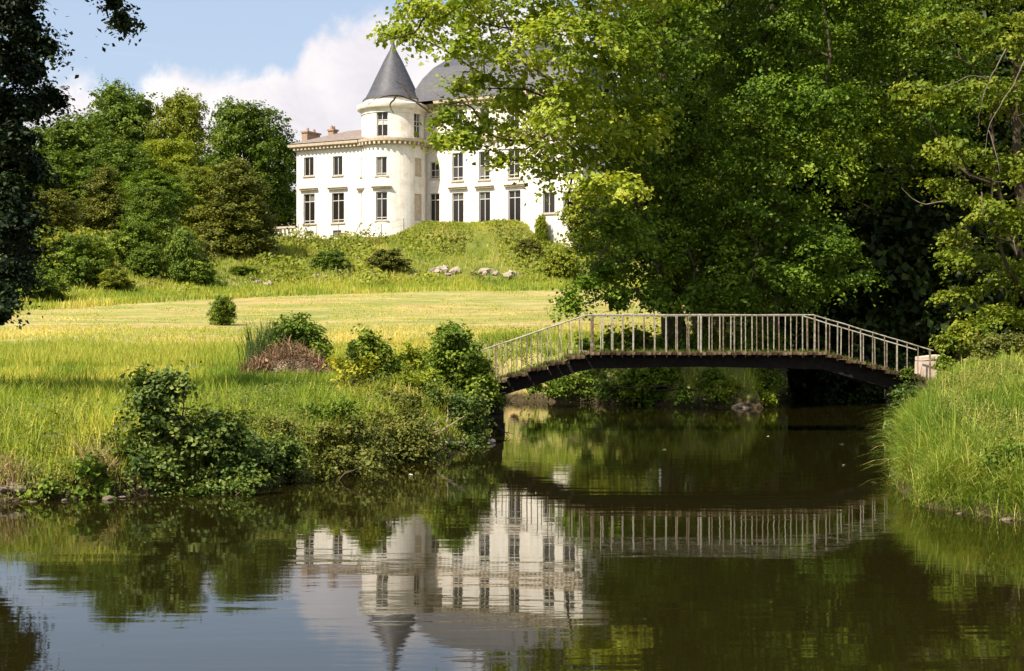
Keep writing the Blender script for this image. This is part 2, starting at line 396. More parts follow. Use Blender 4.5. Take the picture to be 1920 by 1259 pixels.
M['abut'] = simple('mossy_masonry', (0.018, 0.016, 0.010), (0.075, 0.062, 0.038), 4, 0.95, 0.1, 0.9)
M['petal'] = simple('pale_leaf', (0.55, 0.50, 0.30), (0.75, 0.72, 0.55), 20)
M['wire'] = simple('grey_post', (0.12, 0.10, 0.08), (0.28, 0.24, 0.20), 10)

# ------------------------------------------------------------------ ground and water
WATER = np.array([(-40, 4.5), (40, 4.5), (40, 9), (16, 14.5), (10, 17.2), (7.5, 19.2), (6.2, 21.4), (6.5, 24), (7.2, 27), (8.4, 31), (9.7, 35),
                  (10.5, 38), (11.4, 41), (13, 46), (16, 54), (21, 64), (28, 76), (22, 80), (16, 70), (12, 60), (9.6, 53), (8.8, 50), (6, 51.5), (3, 54), (-0.3, 55.5),
                  (-0.9, 52), (-0.7, 46), (-0.45, 40), (-0.8, 34), (-1.8, 30.6), (-2.8, 28.2), (-4.2, 24.4), (-6, 22.9), (-8, 22.0), (-12, 21.6), (-40, 20)])
def water_dist(x, y):
    """signed distance to the water's edge, positive on land"""
    x = np.asarray(x, float).ravel(); y = np.asarray(y, float).ravel()
    best = np.full(x.shape, 1e9); inside = np.zeros(x.shape, bool)
    n = len(WATER)
    for i in range(n):
        ax, ay = WATER[i]; bx, by = WATER[(i + 1) % n]
        dx, dy = bx - ax, by - ay
        t = np.clip(((x - ax) * dx + (y - ay) * dy) / (dx * dx + dy * dy), 0, 1)
        best = np.minimum(best, np.hypot(x - ax - t * dx, y - ay - t * dy))
        cross = ((ay > y) != (by > y)) & (x < (bx - ax) * (y - ay) / (by - ay + 1e-12) + ax)
        inside ^= cross
    return np.where(inside, -best, best)
PD = np.array([-500, 0, 10, 22, 26, 30, 36, 43, 50, 60, 75, 90, 110, 130, 150, 175, 220])
PZ = np.array([1.4, 1.0, 0.9, 0.85, 0.95, 1.15, 1.40, 1.65, 1.98, 2.42, 3.05, 3.9, 5.2, 6.55, 7.9, 9.2, 11.0])
_ph = R.uniform(0, 6.28, (10, 2)); _fr = R.normal(0, 1, (10, 2))
def lump(x, y, s):
    v = 0
    for k in range(10): v = v + np.sin(_fr[k, 0] * x / s + _fr[k, 1] * y / s + _ph[k, 0])
    return v / 10
def sstep(a, b, v):
    t = np.clip((v - a) / (b - a), 0, 1); return t * t * (3 - 2 * t)
HOUSE = (-14.0, 171.0)
def ground_z(x, y):
    x = np.asarray(x, float); y = np.asarray(y, float); sh = np.broadcast(x, y).shape
    x = np.broadcast_to(x, sh).ravel(); y = np.broadcast_to(y, sh).ravel()
    z = np.interp(y, PD, PZ)
    px = 960 + np.clip(x / np.maximum(y, 20), -0.6, 0.6) * F
    foot = np.interp(px, [-600, 0, 250, 500, 800, 1060, 2000], [92, 106, 118, 131, 140, 146, 150])
    top = foot + np.interp(px, [0, 500, 900, 1060], [34, 30, 22, 11])
    top = np.maximum(top, np.interp(px, [0, 400, 560], [0, 120, 163]))
    zf = np.interp(foot, PD, PZ)
    t = np.clip((y - foot) / (top - foot), 0, 1); t = 0.55 * t + 0.45 * t * t * (3 - 2 * t)
    z = np.where(y > foot, zf + (13.55 - zf) * t, z)
    z = z + np.where(y > top, np.minimum((y - top) * 0.012, 6), 0)
    z = z + lump(x, y, 5.0) * np.interp(y, [20, 60, 120, 160], [0.10, 0.12, 0.22, 0.5]) * np.where((y > top) & (y < 230), 0.15, 1)
    # raised lawn before the main front
    z = z + 1.75 * sstep(8.5, 4.6, np.hypot((x - -4.5) / 1.15, (y - 163.5) / 0.9))
    # shallow ditch across the left meadow
    z = z - 0.42 * np.exp(-((y - 41.3 - 0.01 * x) / 0.42) ** 2) * sstep(-5.5, -8.0, x)
    # right bank mound
    z = z + 0.62 * sstep(9, 2, np.hypot(x - 12.5, (y - 29) * 0.6))
    d = water_dist(x, y)
    bank = np.interp(d, [-3, -0.6, 0, 0.25, 0.9, 2.2], [-1.6, -0.5, 0.0, 0.30, 0.75, 1.0])
    z = np.where(d < 2.2, np.where(d < 0, np.minimum(bank, 0), np.interp(d, [0, 0.25, 0.9, 2.2], [0, 0.34, 0.74, 1.0]) * z), z)
    z = z + np.where(d > 0, 0.05 * lump(x * 3, y * 3, 1.0) * np.clip(d, 0, 1), 0)
    return z.reshape(sh)
def gz(x, y): return float(ground_z(np.array([x]), np.array([y]))[0])

def axis(segs):
    out = []
    for a, b, st in segs:
        n = max(1, int(round((b - a) / st))); out += list(np.linspace(a, b, n, endpoint=False))
    out.append(segs[-1][1]); return np.array(out)
gx = axis([(-3000, -400, 260), (-400, -100, 20), (-100, -20, 2.5), (-20, -12, 0.5), (-12, 16, 0.22), (16, 24, 0.6), (24, 100, 2.5), (100, 400, 20), (400, 3000, 260)])
gy = axis([(-400, -40, 40), (-40, 4, 4), (4, 16, 0.6), (16, 42, 0.22), (42, 60, 0.35), (60, 190, 1.1), (190, 300, 6), (300, 600, 30), (600, 4000, 400)])
GX, GY = np.meshgrid(gx, gy)
GZ = ground_z(GX, GY)
V = np.stack([GX, GY, GZ], -1).reshape(-1, 3)
nx, ny = len(gx), len(gy)
I = (np.arange(ny - 1)[:, None] * nx + np.arange(nx - 1)[None, :]).ravel()
gme = np_mesh('ground', V, np.stack([I, I + 1, I + nx + 1, I + nx], -1), M['turf'], smooth=True)
tag(link('ground', gme), 'sunlit hay meadow rising from the pond to the grassy bank below the house', None, None, 'structure')
wme = np_mesh('water', [(-45, 3, 0), (45, 3, 0), (45, 84, 0), (-45, 84, 0)], [(0, 1, 2, 3)], M['water'])
tag(link('water', wme), 'dark brown green pond water reflecting the house and trees', None, None, 'structure')

# ------------------------------------------------------------------ leaf and grass builders
def unit(v): return v / np.maximum(np.linalg.norm(v, axis=-1, keepdims=True), 1e-9)
def leaf_geo(rng, C, N, S, aspect=0.62, fold=0.22):
    """rhombic folded leaves: two triangles each"""
    n = len(C); N = unit(N)
    a = rng.normal(0, 1, (n, 3)); U = unit(a - N * np.sum(a * N, -1, keepdims=True)); Wv = np.cross(N, U)
    L = S[:, None] * 0.5
    V = np.empty((n, 4, 3))
    V[:, 0] = C - U * L; V[:, 2] = C + U * L
    V[:, 1] = C + Wv * L * aspect + N * L * fold + U * L * 0.12; V[:, 3] = C - Wv * L * aspect + N * L * fold + U * L * 0.12
    i = np.arange(n)[:, None] * 4
    Fc = np.stack([i + np.array([0, 1, 2]), i + np.array([0, 2, 3])], 1).reshape(-1, 3)
    return V.reshape(-1, 3), Fc
def crown_points(rng, lobes, clump_r, k=1.0, npl=40, leaf=0.2, flat=0.3, droop=0.35, core=0.25, under=0.55, spread=1.0, stray=0.12):
    """leaf centres, normals, sizes and tints for a crown made of overlapping lobes"""
    lobes = np.asarray(lobes, float)
    Cs, Os, Ts = [], [], []
    for li, (cx, cy, cz, rx, ry, rz) in enumerate(lobes):
        rm = (rx * ry * rz) ** (1 / 3)
        n = max(5, int(k * 4 * math.pi * rm * rm / (clump_r * clump_r * 2.2)))
        d = unit(rng.normal(0, 1, (n, 3)))
        d = d[(d[:, 2] > -under) | (rng.random(n) < 0.35)]
        f = 0.70 + 0.36 * rng.random(len(d)) ** 0.8 + (rng.random(len(d)) < stray) * rng.uniform(0.1, 0.55, len(d))
        p = np.array([cx, cy, cz]) + d * np.array([rx, ry, rz]) * f[:, None]
        keep = np.ones(len(p), bool)
        for lj, q in enumerate(lobes):
            if lj != li: keep &= np.linalg.norm((p - q[:3]) / q[3:], axis=1) > 0.62
        p, d = p[keep], d[keep]
        Cs.append(p); Os.append(d); Ts.append(np.clip(rng.normal(0.5, 0.15), 0.2, 0.8) + rng.normal(0, 0.13, len(p)))
    C = np.concatenate(Cs); O = np.concatenate(Os); T = np.concatenate(Ts)
    n = len(C)
    C = np.repeat(C, npl, 0); O = np.repeat(O, npl, 0); T = np.repeat(T, npl)
    rc = np.repeat(clump_r * rng.uniform(0.65, 1.25, n), npl)
    H = O.copy(); H[:, 2] *= 0.25; H = unit(H + 1e-6); up = np.array([0, 0, 1.0]); Sd = unit(np.cross(H, up))
    a = rng.normal(0, 0.5, len(C)) * spread; b = rng.normal(0, 0.42, len(C)) * spread; c = rng.normal(0, flat, len(C))
    Up = unit(O * 0.45 + up * 0.8)
    pts = C + (H * a[:, None] + Sd * b[:, None] + Up * c[:, None]) * rc[:, None]
    pts[:, 2] -= droop * rc * (np.clip(a + 0.4, 0, 3) ** 2 * 0.6 + b * b * 0.6)
    Nn = O * 0.55 + up * 0.75 + rng.normal(0, 0.5, (len(C), 3))
    S = leaf * rng.uniform(0.65, 1.3, len(C)); T = T + rng.normal(0, 0.16, len(C))
    if core > 0:
        m = int(len(C) * core)
        li = rng.integers(0, len(lobes), m); d = unit(rng.normal(0, 1, (m, 3))) * (rng.random(m) ** 0.5 * 0.75)[:, None]
        cp = lobes[li, :3] + d * lobes[li, 3:]
        pts = np.concatenate([pts, cp]); Nn = np.concatenate([Nn, rng.normal(0, 1, (m, 3)) + np.array([0, -0.2, 0.6])])
        S = np.concatenate([S, leaf * rng.uniform(1.2, 2.0, m)]); T = np.concatenate([T, rng.normal(0.35, 0.15, m)])
    return pts, Nn, S, np.clip(T, 0, 1)
def crown_mesh(name, rng, lobes, mat, origin=(0, 0, 0), aspect=0.62, floor=None, **kw):
    p, n, s, t = crown_points(rng, lobes, **kw)
    if floor is not None:
        ok = p[:, 2] > floor; p, n, s, t = p[ok], n[ok], s[ok], t[ok]
    Vv, Ff = leaf_geo(rng, p - np.array(origin), n, s, aspect)
    return np_mesh(name, Vv, Ff, mat, np.repeat(t, 2))
def bent(rng, a, b, n=6, wob=0.06, sag=0.0):
    a = np.array(a, float); b = np.array(b, float); L = np.linalg.norm(b - a); t = np.linspace(0, 1, n)
    p = a + (b - a) * t[:, None]; w = rng.normal(0, wob * L, (n, 3)) * (np.sin(t * math.pi))[:, None]
    p = p + w; p[:, 2] += sag * L * np.sin(t * math.pi); return p
def trunk_parts(root, rng, base, top, r0, lobes, mat, nlimb=8, origin=(0, 0, 0), rl=0.35):
    o = np.array(origin, float)
    tp = bent(rng, base, top, 8, 0.015); mb = MB()
    rad = [r0 * (1.35 if k == 0 else 1) * (1 - 0.75 * k / 7) for k in range(8)]
    mb.tube([p - o for p in tp], rad, 10); mb.build('trunk', mat, root, True)
    idx = rng.permutation(len(lobes))[:nlimb]
    for i in idx:
        l = lobes[i]; f = rng.uniform(0.25, 0.8); s = tp[int(f * 7)]
        q = bent(rng, s, l[:3], 7, 0.05, 0.06); r = r0 * rl * (1.1 - f)
        m2 = MB(); m2.tube([p - o for p in q], [max(r * (1 - 0.85 * k / 6), 0.015) for k in range(7)], 6)
        for _ in range(3):
            k = int(rng.integers(3, 6)); e = q[k] + rng.normal(0, 0.55, 3) * np.array(l[3:])
            qq = bent(rng, q[k], e, 4, 0.06); m2.tube([p - o for p in qq], [max(r * 0.35 * (1 - 0.28 * j), 0.008) for j in range(4)], 5)
        m2.build('limb', mat, root, True)
def blades(rng, X, Y, Z, h, w, bend, lean=(0, 0), tint=0.5, tvar=0.2, tipz=1.0):
    """one bent blade per point: three triangles"""
    n = len(X); ang = rng.uniform(0, 2 * math.pi, n)
    D = np.stack([np.cos(ang), np.sin(ang)], -1) * (bend * h)[:, None] * rng.uniform(0.2, 1, n)[:, None] + np.asarray(lean) * h[:, None]
    fa = rng.uniform(0, math.pi, n); W = np.stack([np.cos(fa), np.sin(fa) * 0.5], -1) * (w * 0.5)[:, None]
    V = np.zeros((n, 5, 3)); B = np.stack([X, Y], -1)
    hl = np.sqrt(np.maximum(h * h - np.sum(D * D, -1) * 0.6, h * h * 0.12))
    V[:, 0, :2] = B - W; V[:, 1, :2] = B + W; V[:, 0, 2] = V[:, 1, 2] = Z - 0.03
    V[:, 2, :2] = B + D * 0.35 + W * 0.7; V[:, 3, :2] = B + D * 0.35 - W * 0.7; V[:, 2, 2] = V[:, 3, 2] = Z + hl * 0.62
    V[:, 4, :2] = B + D; V[:, 4, 2] = Z + hl * tipz
    i = np.arange(n)[:, None] * 5
    Fc = np.stack([i + np.array([0, 1, 2]), i + np.array([0, 2, 3]), i + np.array([3, 2, 4])], 1).reshape(-1, 3)
    t = np.clip(tint + rng.normal(0, tvar, n), 0, 1)
    return V.reshape(-1, 3), Fc, np.repeat(t, 3)
def scatter(rng, n, y0, y1, px0, px1, power=1.0):
    """points on the ground within a wedge of the meadow, denser towards y0"""
    u = rng.random(n) ** power; y = y0 + (y1 - y0) * u; px = rng.uniform(px0, px1, n); x = (px - 960) / F * y
    return x, y
def arch_tufts(rng, X, Y, nb, L0, L1, w, tint, lean=(0, 0), r=0.12):
    """fountains of arching blades: nb blades from each clump centre"""
    m = len(X); n = m * nb; ct = np.repeat(tint + rng.normal(0, 0.16, m), nb); cl = np.repeat(rng.uniform(0.7, 1.25, m), nb)
    x = np.repeat(X, nb) + rng.normal(0, r, n); y = np.repeat(Y, nb) + rng.normal(0, r, n); z = ground_z(x, y) - 0.03
    a = rng.uniform(0, 2 * math.pi, n); Dv = np.stack([np.cos(a), np.sin(a)], -1) * rng.uniform(0.15, 1.0, n)[:, None] + np.asarray(lean); s = np.linalg.norm(Dv, axis=1); L = rng.uniform(L0, L1, n) * cl
    sd = np.stack([-Dv[:, 1], Dv[:, 0]], -1) / np.maximum(s, 1e-6)[:, None]; jit = rng.normal(0, 0.5, n)[:, None]; sd = sd + np.stack([jit[:, 0], jit[:, 0] * 0], -1)
    V = np.zeros((n, 9, 3)); sc = np.minimum(s, 1.25)
    for k, t in enumerate((0.0, 0.3, 0.58, 0.82)):
        hr = L * (0.12 * t + 0.72 * t ** 1.7) ; zz = L * (t - 0.62 * t ** 2.2 * sc); c = np.stack([x, y], -1) + Dv * hr[:, None]; ww = (w * (1 - 0.6 * t) * 0.5)
        V[:, 2 * k, :2] = c - sd * ww; V[:, 2 * k + 1, :2] = c + sd * ww; V[:, 2 * k, 2] = V[:, 2 * k + 1, 2] = z + zz
    V[:, 8, :2] = np.stack([x, y], -1) + Dv * (L * 0.84)[:, None]; V[:, 8, 2] = z + L * (1 - 0.62 * sc)
    i = np.arange(n)[:, None] * 9
    q = []
    for k in range(3): q += [i + np.array([2 * k, 2 * k + 1, 2 * k + 3]), i + np.array([2 * k, 2 * k + 3, 2 * k + 2])]
    q.append(i + np.array([6, 7, 8])); Fc = np.stack(q, 1).reshape(-1, 3)
    return V.reshape(-1, 3), Fc, np.repeat(np.clip(ct + rng.normal(0, 0.15, n), 0, 1), 7)
class Stuff:
    def __init__(s): s.V = []; s.F = []; s.T = []; s.n = 0
    def add(s, V, Fc, t): s.V.append(V); s.F.append(Fc + s.n); s.T.append(t); s.n += len(V)
    def build(s, name, mat): return np_mesh(name, np.concatenate(s.V), np.concatenate(s.F), mat, np.concatenate(s.T))

# ------------------------------------------------------------------ the house
TH = math.radians(28); CT, ST = math.cos(TH), math.sin(TH)
TX, TY, BZ = -14.3, 171.0, 14.3
def A(px, b):
    r = (px - 960) / F; return (r * TY - r * b * CT - TX + b * ST) / (CT + r * ST)
def ZL(px, y, b):
    D = TY - A(px, b) * ST - b * CT; return CAMZ + (HZ - y) / F * D - BZ
house = empty('chateau', (TX, TY, BZ), -TH)
tag(house, 'white stone chateau with a conical slate tower on the hill', 'house')

def facade(name, s0, s1, z0, z1, mp, holes=(), ds=None, deep=0.45, mat=None):
    """wall skin with real openings; mp(s, z, depth) gives the point"""
    ss = {s0, s1}; zs = {z0, z1}
    for h in holes: ss |= {h[0], h[1]}; zs |= {h[2], h[3]}
    if ds:
        n = int((s1 - s0) / ds); ss |= set(np.linspace(s0, s1, n + 1))
    ss = sorted(ss); zs = sorted(zs); mb = MB()
    for i in range(len(ss) - 1):
        if ss[i + 1] - ss[i] < 1e-6: continue
        for j in range(len(zs) - 1):
            sm, zm = (ss[i] + ss[i + 1]) / 2, (zs[j] + zs[j + 1]) / 2
            if any(h[0] < sm < h[1] and h[2] < zm < h[3] for h in holes): continue
            mb.face([mp(ss[i], zs[j], 0), mp(ss[i + 1], zs[j], 0), mp(ss[i + 1], zs[j + 1], 0), mp(ss[i], zs[j + 1], 0)])
    for a, b, c, d in holes:
        for (p, q) in (((a, c), (b, c)), ((b, c), (b, d)), ((b, d), (a, d)), ((a, d), (a, c))):
            mb.face([mp(*p, 0), mp(*q, 0), mp(*q, deep), mp(*p, deep)])
    return mb.build(name, mat or M['limestone'], house)
def flat(b): return lambda s, z, d: (s, -b + d, z)
def window(mp, a, b, c, d, cols=2, rows=(0.72,), hood=False, blank=None, rad=1.0):
    """frame with mullion and transoms; each pane is a piece of its own"""
    fr = MB(); t = 0.09; dd = 0.22; u = t / rad
    def bar(a0, a1, c0, c1, pr=0.0):
        pts = [mp(x, z, y) for z in (c0, c1) for y in (dd - 0.05 - pr, dd + 0.06) for x in (a0, a1)]
        i = len(fr.v); fr.v += [tuple(map(float, p)) for p in pts]
        for q in ((0, 1, 3, 2), (4, 6, 7, 5), (0, 4, 5, 1), (2, 3, 7, 6), (0, 2, 6, 4), (1, 5, 7, 3)): fr.f.append(tuple(i + k for k in q))
    bar(a, a + u, c, d); bar(b - u, b, c, d); bar(a + u, b - u, c, c + t); bar(a + u, b - u, d - t, d)
    xs = np.linspace(a + u, b - u, cols + 1)
    zz = [c + t] + [c + (d - c) * r for r in rows] + [d - t]
    for x in xs[1:-1]: bar(x - 0.04 / rad, x + 0.04 / rad, c + t, d - t, 0.012)
    for z in zz[1:-1]: bar(a + u, b - u, z - 0.045, z + 0.045)
    w = fr.build('window', M['frame'], house)
    for i in range(cols):
        for j in range(len(zz) - 1):
            m = MB(); p = [(xs[i], zz[j]), (xs[i + 1], zz[j]), (xs[i + 1], zz[j + 1]), (xs[i], zz[j + 1])]
            m.face([mp(x, z, dd + 0.03) for x, z in p])
            pane = m.build('pane', M['frame'] if blank == j else M['glass'], w)
    if hood:
        hb = MB()
        for (e, h0, h1, pr) in ((0.42 / rad, 0.42, 0.60, 0.30), (0.50 / rad, 0.603, 0.70, 0.42)):
            n = 5
            seg = np.linspace(a - e, b + e, n + 1)
            for k in range(n):
                q = [mp(x, z, y) for z in (d + h0, d + h1) for y in (-pr, 0.05) for x in (seg[k], seg[k + 1])]
                i = len(hb.v); hb.v += [tuple(map(float, v)) for v in q]
                for f in ((0, 1, 3, 2), (4, 6, 7, 5), (0, 4, 5, 1), (2, 3, 7, 6), (0, 2, 6, 4), (1, 5, 7, 3)): hb.f.append(tuple(i + r for r in f))
        hb.build('hood_moulding', M['trim'], w)
    sb = MB(); q = [mp(x, z, y) for z in (c - 0.16, c) for y in (-0.14, 0.2) for x in (a - 0.16 / rad, b + 0.16 / rad)]
    sb.v += [tuple(map(float, v)) for v in q]
    for f in ((0, 1, 3, 2), (4, 6, 7, 5), (0, 4, 5, 1), (2, 3, 7, 6), (0, 2, 6, 4), (1, 5, 7, 3)): sb.f.append(f)
    sb.build('sill', M['trim'], w)
    return w
def rects(b, specs):
    out = []
    for (pxl, pxr, yt, yb) in specs:
        pm = (pxl + pxr) / 2; out.append((A(pxl, b), A(pxr, b), ZL(pm, yb, b), ZL(pm, yt, b)))
    return out
Z_C1 = 11.35; Z_C2 = 15.8         # top of the two-storey wing and tower drum; top of the main block
# --- wing
BW = 3.2
a_l, a_r = A(556, BW), -2.1
mpw = flat(BW)
wing_low = rects(BW, [(569, 590, 364, 420), (622, 645, 362, 418)]); wing_up = rects(BW, [(570, 588, 295, 330), (624, 642, 293, 329)])
slit = rects(BW, [(676.5, 681, 364, 416), (676.5, 681, 296, 331)]); vent = rects(BW, [(571, 588, 434, 443), (624, 640, 432, 443)])
facade('wall', a_l, a_r, -4.0, Z_C1, mpw, wing_low + wing_up + slit + vent)
for h in wing_low: window(mpw, *h, hood=True, rows=(0.10, 0.74))
for h in wing_up: window(mpw, *h, rows=())
for i, h in enumerate(slit): window(mpw, *h, cols=1, rows=(0.5,), hood=(i == 0))
for h in vent:
    m = MB(); m.face([mpw(h[0], h[2], 0.2), mpw(h[1], h[2], 0.2), mpw(h[1], h[3], 0.2), mpw(h[0], h[3], 0.2)]); m.build('cellar_hatch', M['old_slate'], house)
DEEP = 9.5
def side(x, back): return lambda s, z, d: (x + (d if not back else -d), s, z)
facade('wall', -BW, -BW + DEEP, -4.0, Z_C1, lambda s, z, d: (a_l + d, s, z))
facade('wall', a_l, a_r, -4.0, Z_C1, lambda s, z, d: (s, -BW + DEEP - d, z))
def cornice_run(pts, z, name='cornice', depth=0.75, mod=0.55, closed=False):
    """moulded eaves along a polyline of wall points (local x, y), outward on the left-hand normal"""
    prof = [(0.0, -0.75), (0.12, -0.72), (0.14, -0.45), (0.45, -0.36), (depth, -0.30), (depth + 0.05, 0.0), (0.0, 0.12)]
    pts = [Vector((p[0], p[1])) for p in pts]; n = len(pts); mb = MB(); mods = MB(); norms = []
    for k in range(n):
        if closed: d0, d1 = pts[k] - pts[k - 1], pts[(k + 1) % n] - pts[k]
        else: d0 = pts[k] - pts[max(k - 1, 0)] if k else pts[1] - pts[0]; d1 = pts[min(k + 1, n - 1)] - pts[k] if k < n - 1 else d0
        n0 = Vector((d0.y, -d0.x)).normalized(); n1 = Vector((d1.y, -d1.x)).normalized(); nn = n0 + n1
        nn = nn / max(nn.dot(n0), 0.3); norms.append(nn)
    m = len(prof)
    for k in range(n):
        for (r, h) in prof: mb.v.append((pts[k].x + norms[k].x * r, pts[k].y + norms[k].y * r, z + h))
    for k in range(n if closed else n - 1):
        k2 = (k + 1) % n
        for j in range(m - 1): mb.f.append((k * m + j, k2 * m + j, k2 * m + j + 1, k * m + j + 1))
    c = mb.build(name, M['trim'], house)
    carry = 0.2
    for k in range(n if closed else n - 1):
        a, b = pts[k], pts[(k + 1) % n]; L = (b - a).length; d = (b - a) / L; nn = Vector((d.y, -d.x)); s = carry
        while s < L:
            p = a + d * s
            def fn(x, y, zz, p=p, d=d, nn=nn): return (p.x + d.x * x + nn.x * y, p.y + d.y * x + nn.y * y, zz)
            mods.box(-0.13, 0.13, 0.1, 0.56, z - 0.68, z - 0.352, fn); s += mod
        carry = s - L
    if mods.v:
        o = mods.build('bracket', M['trim'], c); o['kind'] = 'stuff'
    return c
cornice_run([(a_l, -BW + DEEP), (a_l, -BW), (-2.5, -BW)], Z_C1)
# wing roof: low hip of weathered slate
m = MB(); e = 0.75; x0, x1, y0, y1 = a_l - e, 1.0, -BW - e, -BW + DEEP + e; zr = Z_C1 + 0.10; ym = (y0 + y1) / 2; xr = x0 + 5.2
m.face([(x0, y0, zr), (x1, y0, zr), (x1, ym, zr + 2.0), (xr, ym, zr + 2.0)]); m.face([(x0, y1, zr), (x0, y0, zr), (xr, ym, zr + 2.0)])
m.face([(x1, y1, zr), (x0, y1, zr), (xr, ym, zr + 2.0), (x1, ym, zr + 2.0)])
wr = m.build('roof', M['old_slate'], house)
for (px, py, wx, wy, h) in ((583, 3.4, 0.42, 1.35, 1.25), (624, 4.4, 0.40, 0.45, 1.55)):
    ax = A(px, BW - py); m = MB(); zb = Z_C1 + 0.6
    m.box(ax - wx, ax + wx, -BW + py - wy, -BW + py + wy, zb, zb + h); m.box(ax - wx - 0.12, ax + wx + 0.12, -BW + py - wy - 0.12, -BW + py + wy + 0.12, zb + h + 0.003, zb + h + 0.2)
    ch = m.build('chimney', M['brick'], wr)
    for q in (-0.5, 0.5):
        k = MB(); k.lathe([(0.16, 0), (0.2, 0.05), (0.15, 0.45), (0.0, 0.45)], 10); o = k.build('chimney_pot', M['brick'], ch, True); o.location = (ax, -BW + py + q * wy, zb + h + 0.2)
# --- tower
RT = 3.95
def drum(r): return lambda s, z, d: ((r - d) * math.sin(s), -(r - d) * math.cos(s), z)
def dh(phi, w, zb, zt, r=RT): return (phi - w / 2 / r, phi + w / 2 / r, zb, zt)
ph = math.radians(28 - 15.5)
D_t = TY - RT * math.cos(math.radians(15))
def tz(y): return CAMZ + (HZ - y) / F * D_t - BZ
RU = 3.75
t_low = dh(ph, 1.45, tz(413), tz(360)); t_up = dh(ph, 1.35, tz(329), tz(294)); t_top = dh(ph, 1.45, tz(255), tz(208), RU)
bl_low = dh(ph + 1.22, 1.3, tz(413), tz(362)); bl_up = dh(ph + 1.22, 1.25, tz(329), tz(294))
facade('tower_wall', -1.45, math.pi + 0.4, -4.0, Z_C1, drum(RT), [t_low, t_up, bl_low, bl_up], 0.11)
window(drum(RT), *t_low, hood=True, rows=(0.10, 0.76), rad=RT); window(drum(RT), *t_up, rows=(0.12,), rad=RT)
for q in (bl_low, bl_up):
    m = MB(); mp = drum(RT); m.face([mp(q[0], q[2], .16), mp(q[1], q[2], .16), mp(q[1], q[3], .16), mp(q[0], q[3], .16)]); m.build('blind_panel', M['trim'], house)
z_u1 = tz(196)
t_top2 = dh(ph + 1.25, 1.3, tz(255), tz(208), RU)
facade('tower_wall', -math.pi, math.pi, Z_C1, z_u1, drum(RU), [t_top, t_top2], 0.11)
window(drum(RU), *t_top, rows=(0.48, 0.66), blank=1, rad=RU); window(drum(RU), *t_top2, rows=(0.48, 0.66), rad=RU)
ring = [(RT * math.sin(t), -RT * math.cos(t)) for t in np.linspace(-1.25, math.pi * 0.75, 40)]
cornice_run(ring, Z_C1, depth=0.62)
m = MB(); m.lathe([(RU, z_u1 - 0.9), (RU + 0.1, z_u1 - 0.85), (RU + 0.12, z_u1 - 0.4), (RU + 0.5, z_u1 - 0.25), (RU + 0.62, z_u1), (RU + 0.62, z_u1 + 0.25), (RU + 0.2, z_u1 + 0.4), (RU - 0.2, z_u1 + 0.42),
                   (RU - 0.22, z_u1 + 1.0), (RU - 0.6, z_u1 + 1.02)], 64)
m.build('tower_cornice', M['limestone'], house, True)
zc = z_u1 + 0.95; tip = CAMZ + (HZ - 80) / F * TY - BZ
m = MB(); m.lathe([(RU - 0.1, zc - 0.05), (RU - 0.12, zc + 0.05), (RU - 0.45, zc + 0.35), (RU - 0.85, zc + 1.1), (2.15, zc + 2.7), (1.1, zc + 4.9), (0.30, tip - 0.75), (0.14, tip - 0.25), (0.0, tip)], 40)
cone = m.build('tower_roof', M['slate'], house, True)
m = MB(); m.lathe([(0.34, tip - 0.85), (0.38, tip - 0.8), (0.2, tip - 0.3), (0.16, tip), (0.05, tip + 0.25), (0.0, tip + 0.5)], 12); m.build('finial', M['slate'], cone, True)
# --- main block
BR, BA, BP = -1.9, -0.2, 0.9          # recess, middle bay front, end pavilion
rec = rects(BR, [(806, 824, 363, 419), (807, 823, 304, 335)]); mpr = flat(BR)
aL, aM, aR = A(829, BA), A(1002, BA), A(1092, BP)
facade('wall', 2.4, aL, -4.0, Z_C2, mpr, rec)
for i, h in enumerate(rec): window(mpr, *h, rows=(0.78,) if i == 0 else (0.12, 0.5))
facade('wall', -BA, -BR, -4.0, Z_C2, lambda s, z, d: (aL + d, s, z))
mpa = flat(BA)
mid = [(848, 869, 362, 419), (898, 919, 360, 418), (953, 976, 357, 417)]; midu = [(848, 868, 287, 339), (898, 918, 284, 337), (953, 974, 281, 334)]; midt = [(849, 867, 205, 248), (899, 917, 202, 246), (954, 973, 199, 243)]
lo, up_, tp_ = rects(BA, mid), rects(BA, midu), rects(BA, midt)
facade('wall', aL, aM, -4.0, Z_C2, mpa, lo + up_ + tp_)
for h in lo: window(mpa, *h, rows=(0.77,), hood=True)
for h in up_: window(mpa, *h, rows=(0.12, 0.5), hood=False)
for h in tp_: window(mpa, *h, rows=(0.6,))
mpp = flat(BP); aM2 = aM
facade('wall', -BP, -BA, -4.0, Z_C2, lambda s, z, d: (aM + d, s, z))
plo, pup, ptp = rects(BP, [(1018, 1040, 361, 400), (1056, 1078, 359, 399)]), rects(BP, [(1018, 1040, 282, 332), (1056, 1078, 280, 330)]), rects(BP, [(1019, 1039, 200, 243), (1057, 1077, 198, 242)])
facade('wall', aM, aR, -4.0, Z_C2, mpp, plo + pup + ptp)
for h in plo + ptp: window(mpp, *h, rows=())
for h in pup: window(mpp, *h, rows=(0.12, 0.6), hood=True)
DM = 9.5
facade('wall', -BP, DM, -4.0, Z_C2, lambda s, z, d: (aR - d, s, z))
facade('wall', 2.4, aR, -4.0, Z_C2, lambda s, z, d: (s, DM - d, z))
facade('wall', -BR, DM, Z_C1 - 2, Z_C2, lambda s, z, d: (2.4 + d, s, z))
front = [(2.4, -BR), (aL, -BR), (aL, -BA), (aM, -BA), (aM, -BP), (aR, -BP), (aR, DM)]
cornice_run([(2.4, DM)] + front, Z_C2)
cornice_run(front[:-1], Z_C1 + 0.02, name='string_course', depth=0.5)
